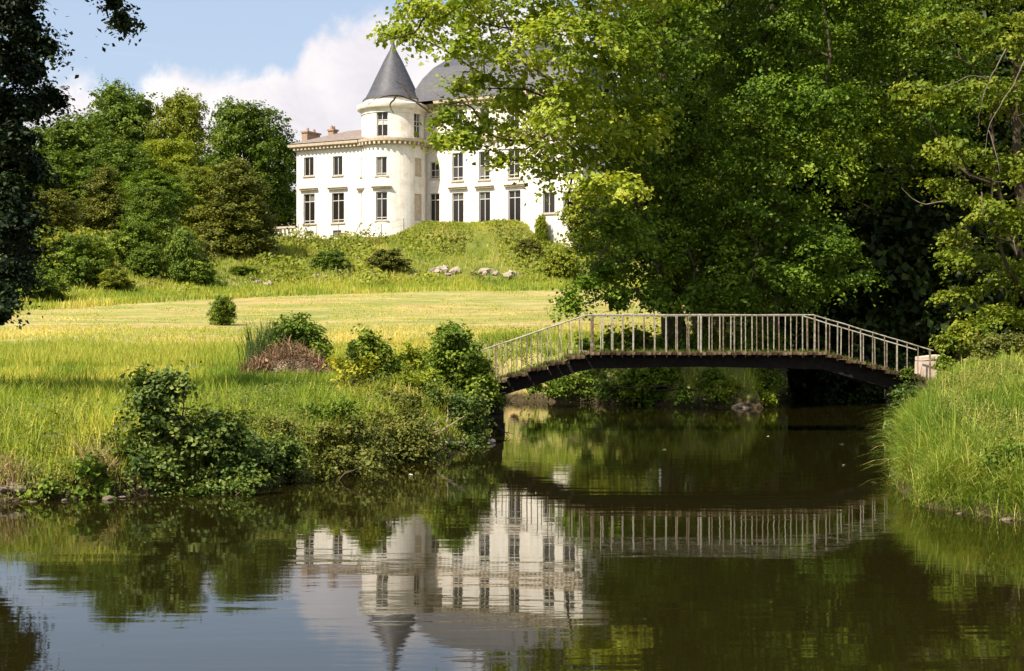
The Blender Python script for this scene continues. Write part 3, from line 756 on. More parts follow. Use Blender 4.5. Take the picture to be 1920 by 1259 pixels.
m = MB(); m2 = [(0, 0), (0.45, 1.2), (1.25, 2.9), (2.2, 4.3), (3.3, 5.3), (4.4, 5.9)]
x0, x1, y0, y1 = 2.2, aR + 0.2, -BA - 0.4, DM + 0.2; zr = Z_C2 + 0.13
for k in range(len(m2) - 1):
    (i0, h0), (i1, h1) = m2[k], m2[k + 1]
    c0 = [(x0 + i0, y0 + i0), (x1 - i0, y0 + i0), (x1 - i0, y1 - i0), (x0 + i0, y1 - i0)]; c1 = [(x0 + i1, y0 + i1), (x1 - i1, y0 + i1), (x1 - i1, y1 - i1), (x0 + i1, y1 - i1)]
    for j in range(4):
        j2 = (j + 1) % 4; m.face([(*c0[j], zr + h0), (*c0[j2], zr + h0), (*c1[j2], zr + h1), (*c1[j], zr + h1)])
i1, h1 = m2[-1]; m.face([(x0 + i1, y0 + i1, zr + h1), (x1 - i1, y0 + i1, zr + h1), (x1 - i1, y1 - i1, zr + h1), (x0 + i1, y1 - i1, zr + h1)])
mr = m.build('mansard_roof', M['slate'], house, True)
ax = A(1010, -3.5); m = MB(); m.box(ax - 1.4, ax + 1.4, 4.6, 6.2, zr + 5.2, zr + 6.75); m.box(ax - 1.55, ax + 1.55, 4.45, 6.35, zr + 6.753, zr + 7.0); m.build('roof_stack', M['slate'], mr)
ax = A(1012, -1.0); m = MB(); m.box(ax - 0.45, ax + 0.45, 1.0, 2.2, zr + 0.2, zr + 1.9); m.build('dormer', M['limestone'], mr)

# terrace balustrade left of the wing, fence and saplings before the walls
tb = empty('terrace_balustrade', (*P(537, 444, 178)[:2], P(537, 446, 178)[2] - 1.0), -TH)
tag(tb, 'low stone terrace balustrade joining the left corner of the house', 'balustrade')
m = MB(); m.box(-1.9, 1.55, -0.2, 0.2, -0.8, 1.35); m.build('plinth', M['limestone'], tb)
m = MB(); m.box(-1.9, 1.55, -0.24, 0.24, 2.15, 2.4); m.build('coping', M['trim'], tb)
bme = None
for k in range(6):
    if bme is None:
        m = MB(); m.box(-0.16, 0.16, -0.14, 0.14, 1.353, 2.147); bo = m.build('baluster', M['limestone'], tb); bme = bo.data
    else: bo = link('baluster', bme, tb)
    bo.location.x = -1.7 + k * 0.62
fn = empty('wire_fence', (0, 0, 0)); tag(fn, 'thin post and wire fence standing along the foot of the chateau walls', 'fence')
posts = [(560, 446, 424), (594, 445, 424), (634, 445, 422), (675, 443, 420), (715, 443, 420), (757, 437, 416)]
tops = []
for px, yb, yt in posts:
    p = P(px, yb, 163.8); zb = gz(p[0], p[1]); h = 1.75
    m = MB(); m.tube([(p[0], p[1], zb - 0.3), (p[0], p[1], zb + h)], [0.055, 0.05], 6); m.build('post', M['wire'], fn); tops.append((p[0], p[1], zb + h))
for f in (0.97, 0.55):
    m = MB(); m.tube([(x, y + 0.06, z - 1.75 * (1 - f)) for x, y, z in tops], [0.012] * len(tops), 4); m.build('wire', M['wire'], fn)
m = MB(); m.tube([(tops[3][0] - 0.9, tops[3][1], tops[3][2] - 1.75), (tops[3][0] - 0.02, tops[3][1] - 0.06, tops[3][2] - 0.1)], [0.05, 0.045], 6); m.build('brace', M['wire'], fn)

# ------------------------------------------------------------------ the footbridge
SB = 37.4 / F; YF, YB = 37.4, 38.95
def bx(px): return (px - 960) * SB
def bz(y): return CAMZ + (HZ - y) * SB
deck_px = [(908, 720), (930, 712), (1088, 665), (1112, 660.5), (1545, 660.5), (1700, 702), (1748, 714)]
rail_px = [(896, 661), (1100, 592), (1525, 592), (1750, 659)]
DKX = np.array([bx(p) for p, _ in deck_px]); DKZ = np.array([bz(y) for _, y in deck_px])
RLX = np.array([bx(p) for p, _ in rail_px]); RLZ = np.array([bz(y) for _, y in rail_px])
def dz(x): return float(np.interp(x, DKX, DKZ))
def rz(x): return float(np.interp(x, RLX, RLZ))
bridge = empty('footbridge', (bx(1320), 38.2, 0)); tag(bridge, 'old iron footbridge with plank deck and flaking white railings over the water', 'bridge')
BO = np.array([bx(1320), 38.2, 0])
rb = random.Random(5)
pm = MB(); pm.box(-0.056, 0.056, -0.92, 0.92, -0.075, 0.0)
pme = None; x = DKX[0] + 0.1
k = 0
while x < DKX[-1]:
    if pme is None: o = pm.build('plank', M['plank'], bridge); pme = o.data
    else: o = link('plank', pme, bridge)
    sl = (dz(x + 0.1) - dz(x - 0.1)) / 0.2
    step = 0
    if abs(sl) > 0.12: step = (0.075 if sl > 0 else -0.06) * (((k % 4) - 1.5) / 3) * -1.2
    o.location = (x - BO[0], rb.uniform(-0.05, 0.05) - 0.03, dz(x) + step + rb.uniform(-0.012, 0.012)); o.rotation_euler = (0, -math.atan(sl) * 0.55 + rb.uniform(-0.03, 0.03), rb.uniform(-0.012, 0.012))
    x += rb.uniform(0.119, 0.142); k += 1
for yy in (37.62, 38.2, 38.78):
    xs = np.concatenate([[DKX[0] - 0.1], DKX[1:-1], [DKX[-1] + 0.2]]); m = MB()
    xs = np.unique(np.concatenate([xs, np.linspace(DKX[0], DKX[-1], 40)]))
    for i in range(len(xs) - 1):
        a, b = xs[i], xs[i + 1]
        def th(x): return 0.30 + 0.10 * abs(x - bx(1320)) / 6 * (1 if x < bx(1320) else 1.3)
        za, zb = dz(a) - 0.09, dz(b) - 0.09
        m.face([(a - BO[0], yy - 0.09 - BO[1], za - th(a)), (b - BO[0], yy - 0.09 - BO[1], zb - th(b)), (b - BO[0], yy - 0.09 - BO[1], zb), (a - BO[0], yy - 0.09 - BO[1], za)])
        m.face([(b - BO[0], yy + 0.09 - BO[1], zb - th(b)), (a - BO[0], yy + 0.09 - BO[1], za - th(a)), (a - BO[0], yy + 0.09 - BO[1], za), (b - BO[0], yy + 0.09 - BO[1], zb)])
        m.face([(a - BO[0], yy + 0.09 - BO[1], za - th(a)), (b - BO[0], yy + 0.09 - BO[1], zb - th(b)), (b - BO[0], yy - 0.09 - BO[1], zb - th(b)), (a - BO[0], yy - 0.09 - BO[1], za - th(a))])
        m.face([(a - BO[0], yy - 0.09 - BO[1], za), (b - BO[0], yy - 0.09 - BO[1], zb), (b - BO[0], yy + 0.09 - BO[1], zb), (a - BO[0], yy + 0.09 - BO[1], za)])
    m.build('beam', M['tar'], bridge)
front_px = [918, 931, 949, 969, 988, 1008, 1027, 1047, 1067, 1087, 1108, 1127, 1147, 1167, 1187, 1208, 1228, 1250, 1270, 1292, 1314, 1335, 1356, 1377, 1398, 1419, 1440, 1461, 1483, 1505,
            1527, 1549, 1570, 1592, 1614, 1636, 1659, 1682, 1701, 1721, 1744]
bal = MB(); bal.box(-0.013, 0.013, -0.013, 0.013, 0, 1); balm = bal.build('baluster', M['paint'], bridge); bdata = balm.data
pst = MB(); pst.box(-0.034, 0.034, -0.034, 0.034, 0, 1); first = [True]
pdata = None
for side_, yy in (('f', YF), ('b', YB)):
    for i, px in enumerate(front_px):
        x = bx(px) + (0.0 if side_ == 'f' else 0.14); z0 = dz(x) - 0.14; z1 = rz(x) + 0.0
        if side_ == 'b' and x > bx(1748): continue
        thick = px in (1187, 1314, 1527, 1744, 1108)
        if first[0]: o = balm; first[0] = False
        else: o = link('baluster', bdata, bridge)
        o.location = (x - BO[0], yy - BO[1], z0); o.scale = (1.5 if thick else rb.uniform(0.8, 1.05), 1.5 if thick else 1, z1 - z0)
        o.rotation_euler = (rb.uniform(-0.008, 0.008), rb.uniform(-0.012, 0.012), rb.uniform(-0.3, 0.3))
    m = MB(); pts = [(xx - BO[0], yy - BO[1], zz + 0.015) for xx, zz in zip(RLX, RLZ)]
    dense = []
    for i in range(len(pts) - 1):
        for t in np.linspace(0, 1, 9)[:-1]: dense.append(tuple(np.array(pts[i]) * (1 - t) + np.array(pts[i + 1]) * t + np.array([0, 0, rb.uniform(-0.006, 0.006)])))
    dense.append(pts[-1]); m.tube(dense, [0.019] * len(dense), 8); m.build('handrail', M['paint'], bridge, True)
mx = np.random.default_rng(3); n = 2600; X = mx.uniform(DKX[0], DKX[-1], n); Y = np.where(mx.random(n) < 0.6, mx.uniform(-0.95, -0.62, n), mx.uniform(-0.9, 0.9, n)); Z = np.interp(X, DKX, DKZ) + 0.01
MOSS = (X - BO[0], Y, Z, mx.uniform(0.03, 0.11, n))
# masonry abutments under both ends
def rock_mesh(rng, r=1.0, sub=2, rough=0.28, squash=(1, 1, 0.7)):
    bm = bmesh.new(); bmesh.ops.create_icosphere(bm, subdivisions=sub, radius=r)
    fr = rng.normal(0, 1.6, (6, 3)); phs = rng.uniform(0, 6.28, 6)
    for v in bm.verts:
        p = np.array(v.co) / r; s = 1 + rough * np.sum(np.sin(fr @ p + phs)) / 3 + rng.normal(0, 0.03)
        v.co = Vector(np.array(v.co) * s * np.array(squash))
    me = bpy.data.meshes.new('stone'); bm.to_mesh(me); bm.free(); return me
ra = np.random.default_rng(21)
for name, x0, x1, zt in (('left', bx(884), bx(936), bz(722)), ('right', bx(1700), bx(1770), bz(712))):
    ab = empty('abutment', ((x0 + x1) / 2, 38.2, 0)); tag(ab, 'dark mossy masonry abutment under the %s of the footbridge' % ('left foot' if name == 'left' else 'right end'), 'abutment')
    h = 0.3
    z = -0.4; row = 0
    while z < zt - 0.05:
        y = 37.3 + (0.0 if row % 2 else -0.25)
        while y < 39.1:
            hh = min(h, zt - z); w = ra.uniform(0.35, 0.6); j = ra.uniform(-0.04, 0.04); m = MB()
            lean = 0.10 * z if name == 'left' else -0.10 * z
            m.box(x0 - (x0 + x1) / 2 + j - lean * 0, x1 - (x0 + x1) / 2 + j + (0.12 - lean if name == 'left' else 0), y - 38.2, y + w - 0.02 - 38.2, z, z + hh - 0.02); m.build('stone', M['abut'], ab); y += w
        z += h; row += 1
pil = empty('stone_pillar', (*P(1742, 705, 37.6)[:2], 0)); pil.location.z = P(1742, 712, 37.6)[2] - 0.2
tag(pil, 'weathered pink stone end pillar at the right end of the footbridge railing', 'pillar')
m = MB(); m.box(-0.24, 0.24, 0.1, 0.75, -0.4, 0.62, lambda x, y, z: (x * (1.0 - 0.06 * z) + 0.02 * z, y, z + 0.05 * x)); o = m.build('shaft', M['pillar'], pil)
m = MB(); m.box(-0.22, 0.24, 0.12, 0.73, 0.65, 0.74, lambda x, y, z: (x, y, z + 0.12 * x)); m.build('cap', M['pillar'], pil)
pil.location.x += 0.10; pil.scale = (1.1, 1.1, 1.08); pil.location.z += 0.02

Vv, Ff, tt_ = blades(np.random.default_rng(4), MOSS[0], MOSS[1], MOSS[2], MOSS[3], np.full(len(MOSS[0]), 0.016), 1.2, (0, 0), 0.12, 0.12)
c = link('moss', np_mesh('moss', Vv, Ff, M['olive'], tt_), bridge); c['kind'] = 'stuff'
# ------------------------------------------------------------------ trees
def lobe(px, y, D, rpx, sx=1.0, sz=0.85, sy=1.0):
    p = P(px, y, D); r = rpx * D / F; return (p[0], p[1], p[2], r * sx, r * sy, r * sz)
def tree(name, label, cat, base, lobes, mat, trunk_r, bark, rng, group=None, nlimb=8, top_f=0.8, **kw):
    bz_ = gz(*base); org = np.array([base[0], base[1], bz_])
    root = empty(name, org); tag(root, label, cat, group)
    la = np.array(lobes); top = np.array([la[:, 0].mean() * 0.5 + base[0] * 0.5, la[:, 1].mean() * 0.4 + base[1] * 0.6, bz_ + (la[:, 2].max() - bz_) * top_f])
    trunk_parts(root, rng, org - np.array([0, 0, 0.3]), top, trunk_r, lobes, bark, nlimb, org)
    me = crown_mesh('crown', rng, lobes, mat, org, floor=bz_ + 0.05, **kw)
    c = link('crown', me, root); c['kind'] = 'stuff'
    return root
rt = np.random.default_rng(11)
# plane tree whose bright boughs hang before the house
pl = []
for px, y, r in [(770, 5, 40), (800, 40, 52), (850, 10, 60), (865, 92, 48), (920, 40, 75), (955, 105, 62), (1000, 20, 85), (1050, 90, 90), (1090, 10, 95), (1015, 165, 66), (955, 190, 48),
                 (842, 222, 42), (880, 262, 40), (825, 265, 30), (915, 235, 42), (980, 262, 58), (1060, 215, 78), (1035, 312, 50), (1085, 300, 70), (1120, 180, 90), (1130, 90, 95), (945, 300, 28),
                 (730, 62, 13), (768, 58, 16), (850, 165, 32), (895, 150, 30), (1100, -90, 110), (960, -80, 90), (840, -70, 70), (1150, 360, 60), (1110, 340, 36), (1200, -40, 110), (1180, 240, 80)]:
    D = 47 + rt.uniform(-2.2, 2.2); pl.append(lobe(px + rt.uniform(-8, 8), y, D, r * 0.92, 1.05, 0.72))
ptree = tree('plane_tree', 'plane tree with bright yellow green boughs hanging before the house', 'tree', (XD(1330, 57.5), 57.5), pl, M['plane'], 0.40, M['bark'], rt,
     nlimb=16, clump_r=0.58, k=1.3, npl=52, leaf=0.165, flat=0.24, droop=0.4, core=0.03, aspect=0.85)
# dark lime and hornbeam mass behind the bridge
def mass(px0, px1, y0, y1, D0, D1, r0, r1, step, rng, edge=None):
    out = []; y = y0
    while y < y1:
        px = px0 + rng.uniform(0, step * 0.5)
        while px < px1:
            if edge is None or px > edge(y): out.append(lobe(px + rng.uniform(-18, 18), y + rng.uniform(-18, 18), rng.uniform(D0, D1), rng.uniform(r0, r1), 1.1, 0.75, 1.1))
            px += step * rng.uniform(0.8, 1.2)
        y += step * 0.78
    return out
ed = lambda y: np.interp(y, [-100, 250, 400, 500, 570, 600], [1190, 1190, 1175, 1165, 1175, 1210])
limeL = mass(1170, 1340, -160, 560, 50, 54, 62, 88, 88, rt, ed) + [lobe(1150, 420, 49.5, 45), lobe(1135, 510, 49, 36), lobe(1160, 560, 49, 38), lobe(1070, 555, 47, 10), lobe(1068, 575, 47, 9), lobe(1095, 530, 47.5, 18), lobe(1230, 560, 49, 45), lobe(1310, 560, 50, 45)]
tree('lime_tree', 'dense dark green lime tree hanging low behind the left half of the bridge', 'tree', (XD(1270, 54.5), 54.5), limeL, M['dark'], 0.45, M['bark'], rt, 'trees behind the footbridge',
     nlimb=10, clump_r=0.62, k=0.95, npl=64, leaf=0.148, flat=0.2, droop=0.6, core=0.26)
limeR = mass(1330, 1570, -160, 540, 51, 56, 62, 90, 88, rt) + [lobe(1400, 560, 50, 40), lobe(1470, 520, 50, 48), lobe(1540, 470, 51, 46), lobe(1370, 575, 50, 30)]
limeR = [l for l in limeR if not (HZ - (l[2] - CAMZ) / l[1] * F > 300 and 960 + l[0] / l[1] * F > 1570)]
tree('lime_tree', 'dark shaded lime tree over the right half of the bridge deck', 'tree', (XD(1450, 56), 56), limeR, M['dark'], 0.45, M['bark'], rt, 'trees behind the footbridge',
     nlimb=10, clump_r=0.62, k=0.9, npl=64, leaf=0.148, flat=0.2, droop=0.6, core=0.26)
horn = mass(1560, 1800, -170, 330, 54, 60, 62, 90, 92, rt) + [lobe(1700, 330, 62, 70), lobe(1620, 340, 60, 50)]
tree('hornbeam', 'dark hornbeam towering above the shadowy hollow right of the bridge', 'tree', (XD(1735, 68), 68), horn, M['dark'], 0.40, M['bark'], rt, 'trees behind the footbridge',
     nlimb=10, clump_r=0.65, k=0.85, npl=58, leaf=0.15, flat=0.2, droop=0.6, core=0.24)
# nearer beech at the right edge
be = []
for px, y, r in [(1760, -30, 70), (1850, -40, 80), (1930, -30, 80), (1770, 40, 45), (1840, 60, 60), (1910, 70, 70), (1720, 165, 36), (1690, 185, 26), (1770, 190, 40), (1830, 170, 50), (1900, 190, 60), (1980, 150, 80),
                 (1790, 270, 40), (1850, 300, 55), (1920, 310, 60), (1760, 300, 28), (1800, 370, 42), (1870, 400, 58), (1940, 420, 60), (1790, 450, 36), (1840, 490, 52), (1910, 520, 60), (1775, 480, 30),
                 (1810, 555, 42), (1880, 590, 46), (1950, 600, 60), (1760, 345, 22), (2000, 300, 80), (2010, 500, 80), (1830, 615, 30)]:
    be.append(lobe(px, y, 42 + rt.uniform(-2, 2), r * 0.9, 1.15, 0.55))
beech = tree('beech_tree', 'yellow green layered beech at the right edge with bare grey twigs', 'tree', (XD(1960, 42.5), 42.5), be, M['yellow'], 0.26, M['bark'], rt,
     nlimb=12, clump_r=0.52, k=1.9, npl=50, leaf=0.135, flat=0.13, droop=0.45, core=0.12)
def twigs(root, name, spec, D, mat, r0=0.03):
    org = np.array(root.location)
    for k, pts in enumerate(spec):
        q0 = np.array([P(px, y, D + dd) - org for (px, y, dd) in pts]); k0 = len(q0); tt = np.linspace(0, k0 - 1, (k0 - 1) * 4 + 1); q = np.stack([np.interp(tt, np.arange(k0), q0[:, c]) for c in range(3)], -1)
        q[1:-1] = (q[:-2] + q[1:-1] * 2 + q[2:]) / 4; q[1:-1] += rt.normal(0, 0.012, (len(q) - 2, 3)); m = MB(); n = len(q)
        m.tube(q, [max(r0 * (1 - 0.8 * i / (n - 1)), 0.006) for i in range(n)], 6); m.build(name, mat, root, True)
twigs(beech, 'bare_branch', [[(1886, 92, 0), (1868, 128, -.1), (1850, 160, -.1), (1838, 200, 0), (1834, 238, .1)], [(1854, 145, 0), (1815, 143, -.2), (1785, 158, -.4), (1750, 172, -.6)],
     [(1925, 105, 0), (1900, 160, 0), (1874, 200, 0), (1852, 242, -.1), (1848, 292, -.1)], [(1854, 245, 0), (1866, 280, -.1), (1874, 322, -.2)], [(1768, 378, 0), (1735, 385, .2), (1710, 372, .3), (1690, 352, .4)],
     [(1840, 360, 0), (1842, 385, 0), (1844, 412, 0)], [(1900, 450, 0), (1906, 478, 0)]], 39.2, M['dead_twig'], 0.018)
twigs(ptree, 'bare_branch', [[(938, 20, 0), (952, 55, 0), (962, 80, -.2), (985, 100, -.2), (1000, 128, 0)], [(1000, 128, 0), (1030, 150, 0), (1060, 190, .3)], [(806, 212, 0), (780, 190, -.1), (745, 178, -.2), (712, 182, -.3), (690, 196, -.3)],
     [(745, 178, 0), (730, 196, 0), (738, 214, 0)], [(770, 186, 0), (756, 160, 0), (742, 152, 0)], [(900, 225, 0), (888, 205, 0), (868, 192, 0), (835, 196, 0), (806, 212, 0)], [(800, 25, 0), (780, 62, 0), (745, 70, 0), (700, 82, 0)]], 45.5, M['bark'], 0.042)

# dark tree overhanging from the left edge
bl = []
for px, y, r in [(-50, -30, 80), (20, 20, 55), (50, 60, 40), (85, 90, 30), (20, 110, 50), (60, 130, 35), (-40, 120, 110), (95, 180, 24), (60, 200, 40), (10, 210, 60), (108, 195, 12), (40, 260, 36), (-40, 280, 100), (20, 300, 55),
                 (62, 300, 22), (66, 330, 18), (22, 370, 56), (-50, 420, 100), (30, 425, 52), (35, 470, 40), (20, 510, 50), (5, 555, 42), (-8, 590, 34), (-60, 560, 70), (30, 0, 50), (130, -45, 40), (180, -25, 28), (215, 5, 16), (228, 35, 12), (235, 50, 8), (80, -60, 60), (-140, 250, 110), (-140, 420, 110), (-220, 360, 110)]:
    bl.append(lobe(px, y, 29.5 + rt.uniform(-1, 1) + (1.2 if px < -50 else 0), r * 0.9, 1.0, 0.85))
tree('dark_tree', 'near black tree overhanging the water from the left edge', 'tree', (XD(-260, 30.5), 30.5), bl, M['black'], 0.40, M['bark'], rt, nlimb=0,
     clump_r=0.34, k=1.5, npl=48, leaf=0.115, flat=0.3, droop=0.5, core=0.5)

# copies of trees: one of each kind built with its parts, then copied
def proto(kind, rng, mat, H=16.0, W=10.0, npl=38, leaf=0.31, clump_r=0.8, k=0.95):
    lobes = []
    if kind == 'round': prof = [(0.18, .55), (0.34, .85), (0.52, 1.0), (0.70, .95), (0.83, .78), (0.92, .5)]
    elif kind == 'tall': prof = [(0.15, .6), (0.30, .85), (0.46, .95), (0.62, .9), (0.76, .88), (0.87, .7), (0.94, .42)]
    elif kind == 'cone': prof = [(0.06, 1.0), (0.16, .95), (0.28, .85), (0.42, .72), (0.56, .58), (0.70, .44), (0.82, .3), (0.92, .16)]
    else: prof = [(0.15, .9), (0.38, 1.0), (0.62, .82), (0.82, .5)]
    for f, w in prof:
        n = max(1, int(round(2 + 5 * w)))
        if w < 0.2: n = 1
        a0 = rng.uniform(0, 6.28)
        for i in range(n):
            a = a0 + 2 * math.pi * i / n + rng.normal(0, 0.25); rr = W / 2 * w * rng.uniform(0.55, 0.78) if n > 1 else 0
            s = W * rng.uniform(0.15, 0.22) * (0.75 + 0.35 * w); 
            lobes.append((rr * math.cos(a), rr * math.sin(a), H * f + rng.normal(0, H * 0.025), s, s, s * 0.8))
        if n > 3: lobes.append((0, 0, H * f, W * 0.22 * w, W * 0.22 * w, H * 0.1))
    root = empty('tree', (0, 0, -200))
    if kind != 'shrub': trunk_parts(root, rng, (0, 0, -0.5), (0, 0, H * 0.8), 0.035 * W, lobes, M['bark'], 6, (0, 0, 0), 0.4)
    else:
        m = MB()
        for q in range(5):
            a = rng.uniform(0, 6.28); m.tube(bent(rng, (0, 0, -0.2), (math.cos(a) * W * .22, math.sin(a) * W * .22, H * 0.7), 5, 0.05), [0.03 * W * .5, 0.025 * W * .5, 0.02 * W * .5, 0.014 * W * .5, 0.006 * W * .5], 5)
        m.build('stem', M['bark'], root, True)
    me = crown_mesh('crown', rng, lobes, mat, floor=-0.3, clump_r=clump_r, k=k, npl=npl, leaf=leaf, flat=0.28, droop=0.3, core=0.14, aspect=0.75, stray=0.28)
    c = link('crown', me, root); c['kind'] = 'stuff'
    return root
rp = np.random.default_rng(31)
PROTO = {'round': proto('round', rp, M['wood1'], 16, 11), 'round2': proto('round', rp, M['wood1'], 16, 11), 'tall': proto('tall', rp, M['wood1'], 18, 9), 'tall2': proto('tall', rp, M['wood1'], 18, 9),
         'cone': proto('cone', rp, M['wood3'], 11, 7, 40, 0.26, 0.65), 'shrub': proto('shrub', rp, M['shrub'], 5, 5.5, 36, 0.26, 0.5), 'shrub2': proto('shrub', rp, M['shrub'], 5, 5.5, 36, 0.26, 0.5)}
used = set(); DIM = {'round': (16, 11), 'round2': (16, 11), 'tall': (18, 9), 'tall2': (18, 9), 'cone': (11, 7), 'shrub': (5, 5.5), 'shrub2': (5, 5.5)}
def plant(kind, name, label, cat, x, y, H, W, mat=None, group=None, rot=0.0, sink=0.0):
    src = PROTO[kind]; h, w = DIM[kind]
    if kind in used:
        r = src.copy(); COL.objects.link(r)
        for k in ('label', 'category', 'group'):
            if k in r.keys(): del r[k]
        kids = []
        for ch in src.children:
            if ch.name.startswith('x'): continue
            c = ch.copy(); COL.objects.link(c); c.parent = r; kids.append(c)
    else:
        used.add(kind); r = src; kids = list(src.children)
    r.name = name; r.location = (x, y, gz(x, y) - sink); r.rotation_euler = (0, 0, rot); r.scale = (W / w, W / w, H / h)
    tag(r, label, cat, group)
    if mat:
        for c in kids:
            if c.name.startswith('crown'): c.material_slots[0].link = 'OBJECT'; c.material_slots[0].material = M[mat]
    return r
def plant_px(kind, name, label, cat, px, ytop, D, wpx, mat, group, rot, ground=None):
    x = XD(px, D); g = gz(x, D); top = P(px, ytop, D)[2]
    return plant(kind, name, label, cat, x, D, (top - g) * 1.02, wpx * D / F * 1.05, mat, group, rot)
GW = 'trees of the wood on the hill'
for row in [
    ('round', 'oak_tree', 'tall dome shaped tree, highest of the wood, left of the pale tree', 232, 184, 186, 165, 'wood1', 0.3),
    ('tall', 'ash_tree', 'tall pale green tree standing against the cloud mid wood', 340, 180, 184, 105, 'wood2', 1.1),
    ('round2', 'oak_tree', 'round topped tree at the wood end nearest the house', 458, 206, 196, 150, 'wood1', 2.0),
    ('round', 'oak_tree', 'low broad dark tree at the left end of the wood skyline', 125, 236, 178, 170, 'wood1', 4.0),
    ('tall2', 'oak_tree', 'dark tree between the round topped tree and the house wall', 520, 262, 200, 110, 'dark', 0.7),
    ('round2', 'maple_tree', 'bright yellow green tree below the pale tall tree', 318, 268, 168, 120, 'wood4', 5.0),
    ('tall', 'oak_tree', 'dark green tree filling the gap below the dome shaped tree', 225, 270, 162, 130, 'wood1', 2.6),
    ('round', 'oak_tree', 'mid green tree behind the russet yew on the left', 140, 300, 156, 140, 'wood1', 1.9),
    ('tall2', 'oak_tree', 'dark tree in the shade behind the bright maple', 395, 300, 172, 110, 'wood1', 3.3),
    ('round2', 'elm_tree', 'fresh green tree just left of the russet bushy yew by the house', 372, 318, 160, 90, 'wood2', 0.2),
    ('round', 'oak_tree', 'shaded tree low in the wood right of the dark cone yew', 290, 330, 152, 120, 'dark', 0.9),
    ('cone', 'yew_tree', 'olive brown cone shaped yew on the left of the wood edge', 195, 316, 143, 92, 'wood3', 0.0),
    ('cone', 'yew_tree', 'broad russet bushy yew standing nearest the house terrace', 448, 302, 147, 138, 'wood3', 2.2),
    ('round2', 'elder_tree', 'round green tree below the bright maple at the wood edge', 283, 356, 138, 90, 'wood1', 2.9),
    ('round', 'elder_tree', 'yellowish tree above the left meadow corner', 85, 365, 132, 110, 'wood3', 3.9),
    ('tall2', 'oak_tree', 'leftmost dark tree of the wood behind the overhanging branches', 35, 330, 150, 140, 'wood1', 5.5),
    ('tall', 'oak_tree', 'tree of the wood beyond the left edge of the view', -90, 260, 165, 170, 'wood1', 4.4),
    ('round2', 'oak_tree', 'low tree of the wood past the left edge of the meadow', -120, 380, 135, 160, 'wood1', 1.4),
]:
    kind, name, label, px, yt, D, w, mat, rot = row
    plant_px(kind, name, label, 'tree', px, yt, D, w, mat, GW, rot)
GS = 'shrubs along the hill foot'
for row in [
    ('shrub', 'rounded leafy shrub lowest at the left meadow corner', 72, 500, 108, 95, 'shrub'),
    ('shrub2', 'bright shrub above the corner shrub at the far left', 95, 425, 121, 95, 'wood2'),
    ('shrub', 'large green shrub below the cone shaped yew', 150, 440, 120, 100, 'shrub'),
    ('shrub2', 'pale leafy shrub right of the large green shrub', 188, 458, 128, 50, 'wood4'),
    ('shrub', 'dark round shrub on the grassy slope right of the pale shrub', 258, 415, 132, 85, 'shrub'),
    ('shrub2', 'small round bush at the centre of the grassy slope', 272, 462, 128, 56, 'wood1'),
    ('shrub', 'upright dark shrub left of the russet yew foot', 342, 430, 129, 62, 'wood1'),
    ('shrub2', 'low shrub at the foot of the upright dark shrub', 372, 485, 129, 60, 'shrub'),
    ('shrub', 'shrub at the foot of the russet yew by the terrace', 415, 452, 146, 70, 'wood1'),
    ('shrub2', 'bush on the bank left of the centre below the tower', 622, 468, 145, 48, 'wood1'),
    ('shrub', 'olive bush on the bank under the tower', 728, 466, 147, 60, 'olive'),
    ('shrub2', 'low bush at the right end of the bank near the plane tree', 1045, 462, 150, 60, 'wood2'),
    ('shrub', 'low bush on the upper bank below the main front of the house', 990, 447, 155, 36, 'olive'),
    ('shrub', 'low shrub at the left end of the slope foot', 215, 505, 119, 60, 'wood2'),
    ('shrub2', 'flat shrub left of the first rock outcrop', 455, 500, 138, 50, 'shrub'),
]:
    kind, label, px, yt, D, w, mat = row
    q = plant_px(kind, 'shrub', label, 'shrub', px, yt, D, w, mat, GS, px * 0.7)
    if px > 560: q.location.z -= q.scale.z * 1.7; q.scale.z *= 1.3; q.scale.x *= 1.5; q.rotation_euler = (0.12, -0.1, px)
plant_px('shrub', 'shrub', 'lone small upright bush standing in the mown meadow', 'shrub', 415, 556, 76, 44, 'shrub', None, 0.4).rotation_euler = (0.06, -0.08, 2.0)
plant_px('shrub2', 'sapling', 'thin bright sapling against the right part of the house', 'sapling', 1015, 403, 159.5, 24, 'wood4', None, 0.4)
GB = 'dark trees closing the view behind the bridge'
for i, (kind, px, D, W, H, lab) in enumerate([('round', 1345, 66, 10, 19, 'dark tree close behind the plane tree trunk'), ('tall2', 1400, 78, 11, 21, 'dark tree standing far behind the left lime tree'), ('round2', 1420, 72, 12, 20, 'dark tree standing behind the right lime tree'),
        ('tall', 1560, 70, 11, 20, 'dark tree at the left of the shadowy hollow'), ('round', 1680, 73, 13, 20, 'dark tree deep in the shadowy hollow'), ('tall2', 1800, 68, 12, 20, 'dark tree behind the beech foliage'),
        ('round2', 1930, 66, 13, 20, 'dark tree behind the beech at the right edge'), ('shrub', 1625, 61, 7.5, 9.5, 'dark undergrowth bush in the hollow beside the bridge end'), ('shrub2', 1735, 60, 7.5, 9.0, 'dark undergrowth bush right of the hollow'),
        ('shrub', 1520, 60, 6.0, 6.0, 'dark undergrowth bush left of the hollow'), ('tall', 2080, 70, 13, 20, 'dark tree past the right edge of the view'), ('round', 1480, 92, 14, 20, 'tall tree far behind the lime trees'), ('round2', 1560, 95, 14, 21, 'tall tree far behind the hollow')]):
    plant(kind, 'woodland_tree' if H > 12 else 'shrub', lab, 'tree' if H > 12 else 'shrub', XD(px, D), D, H, W, 'deep', GB, i * 1.3)

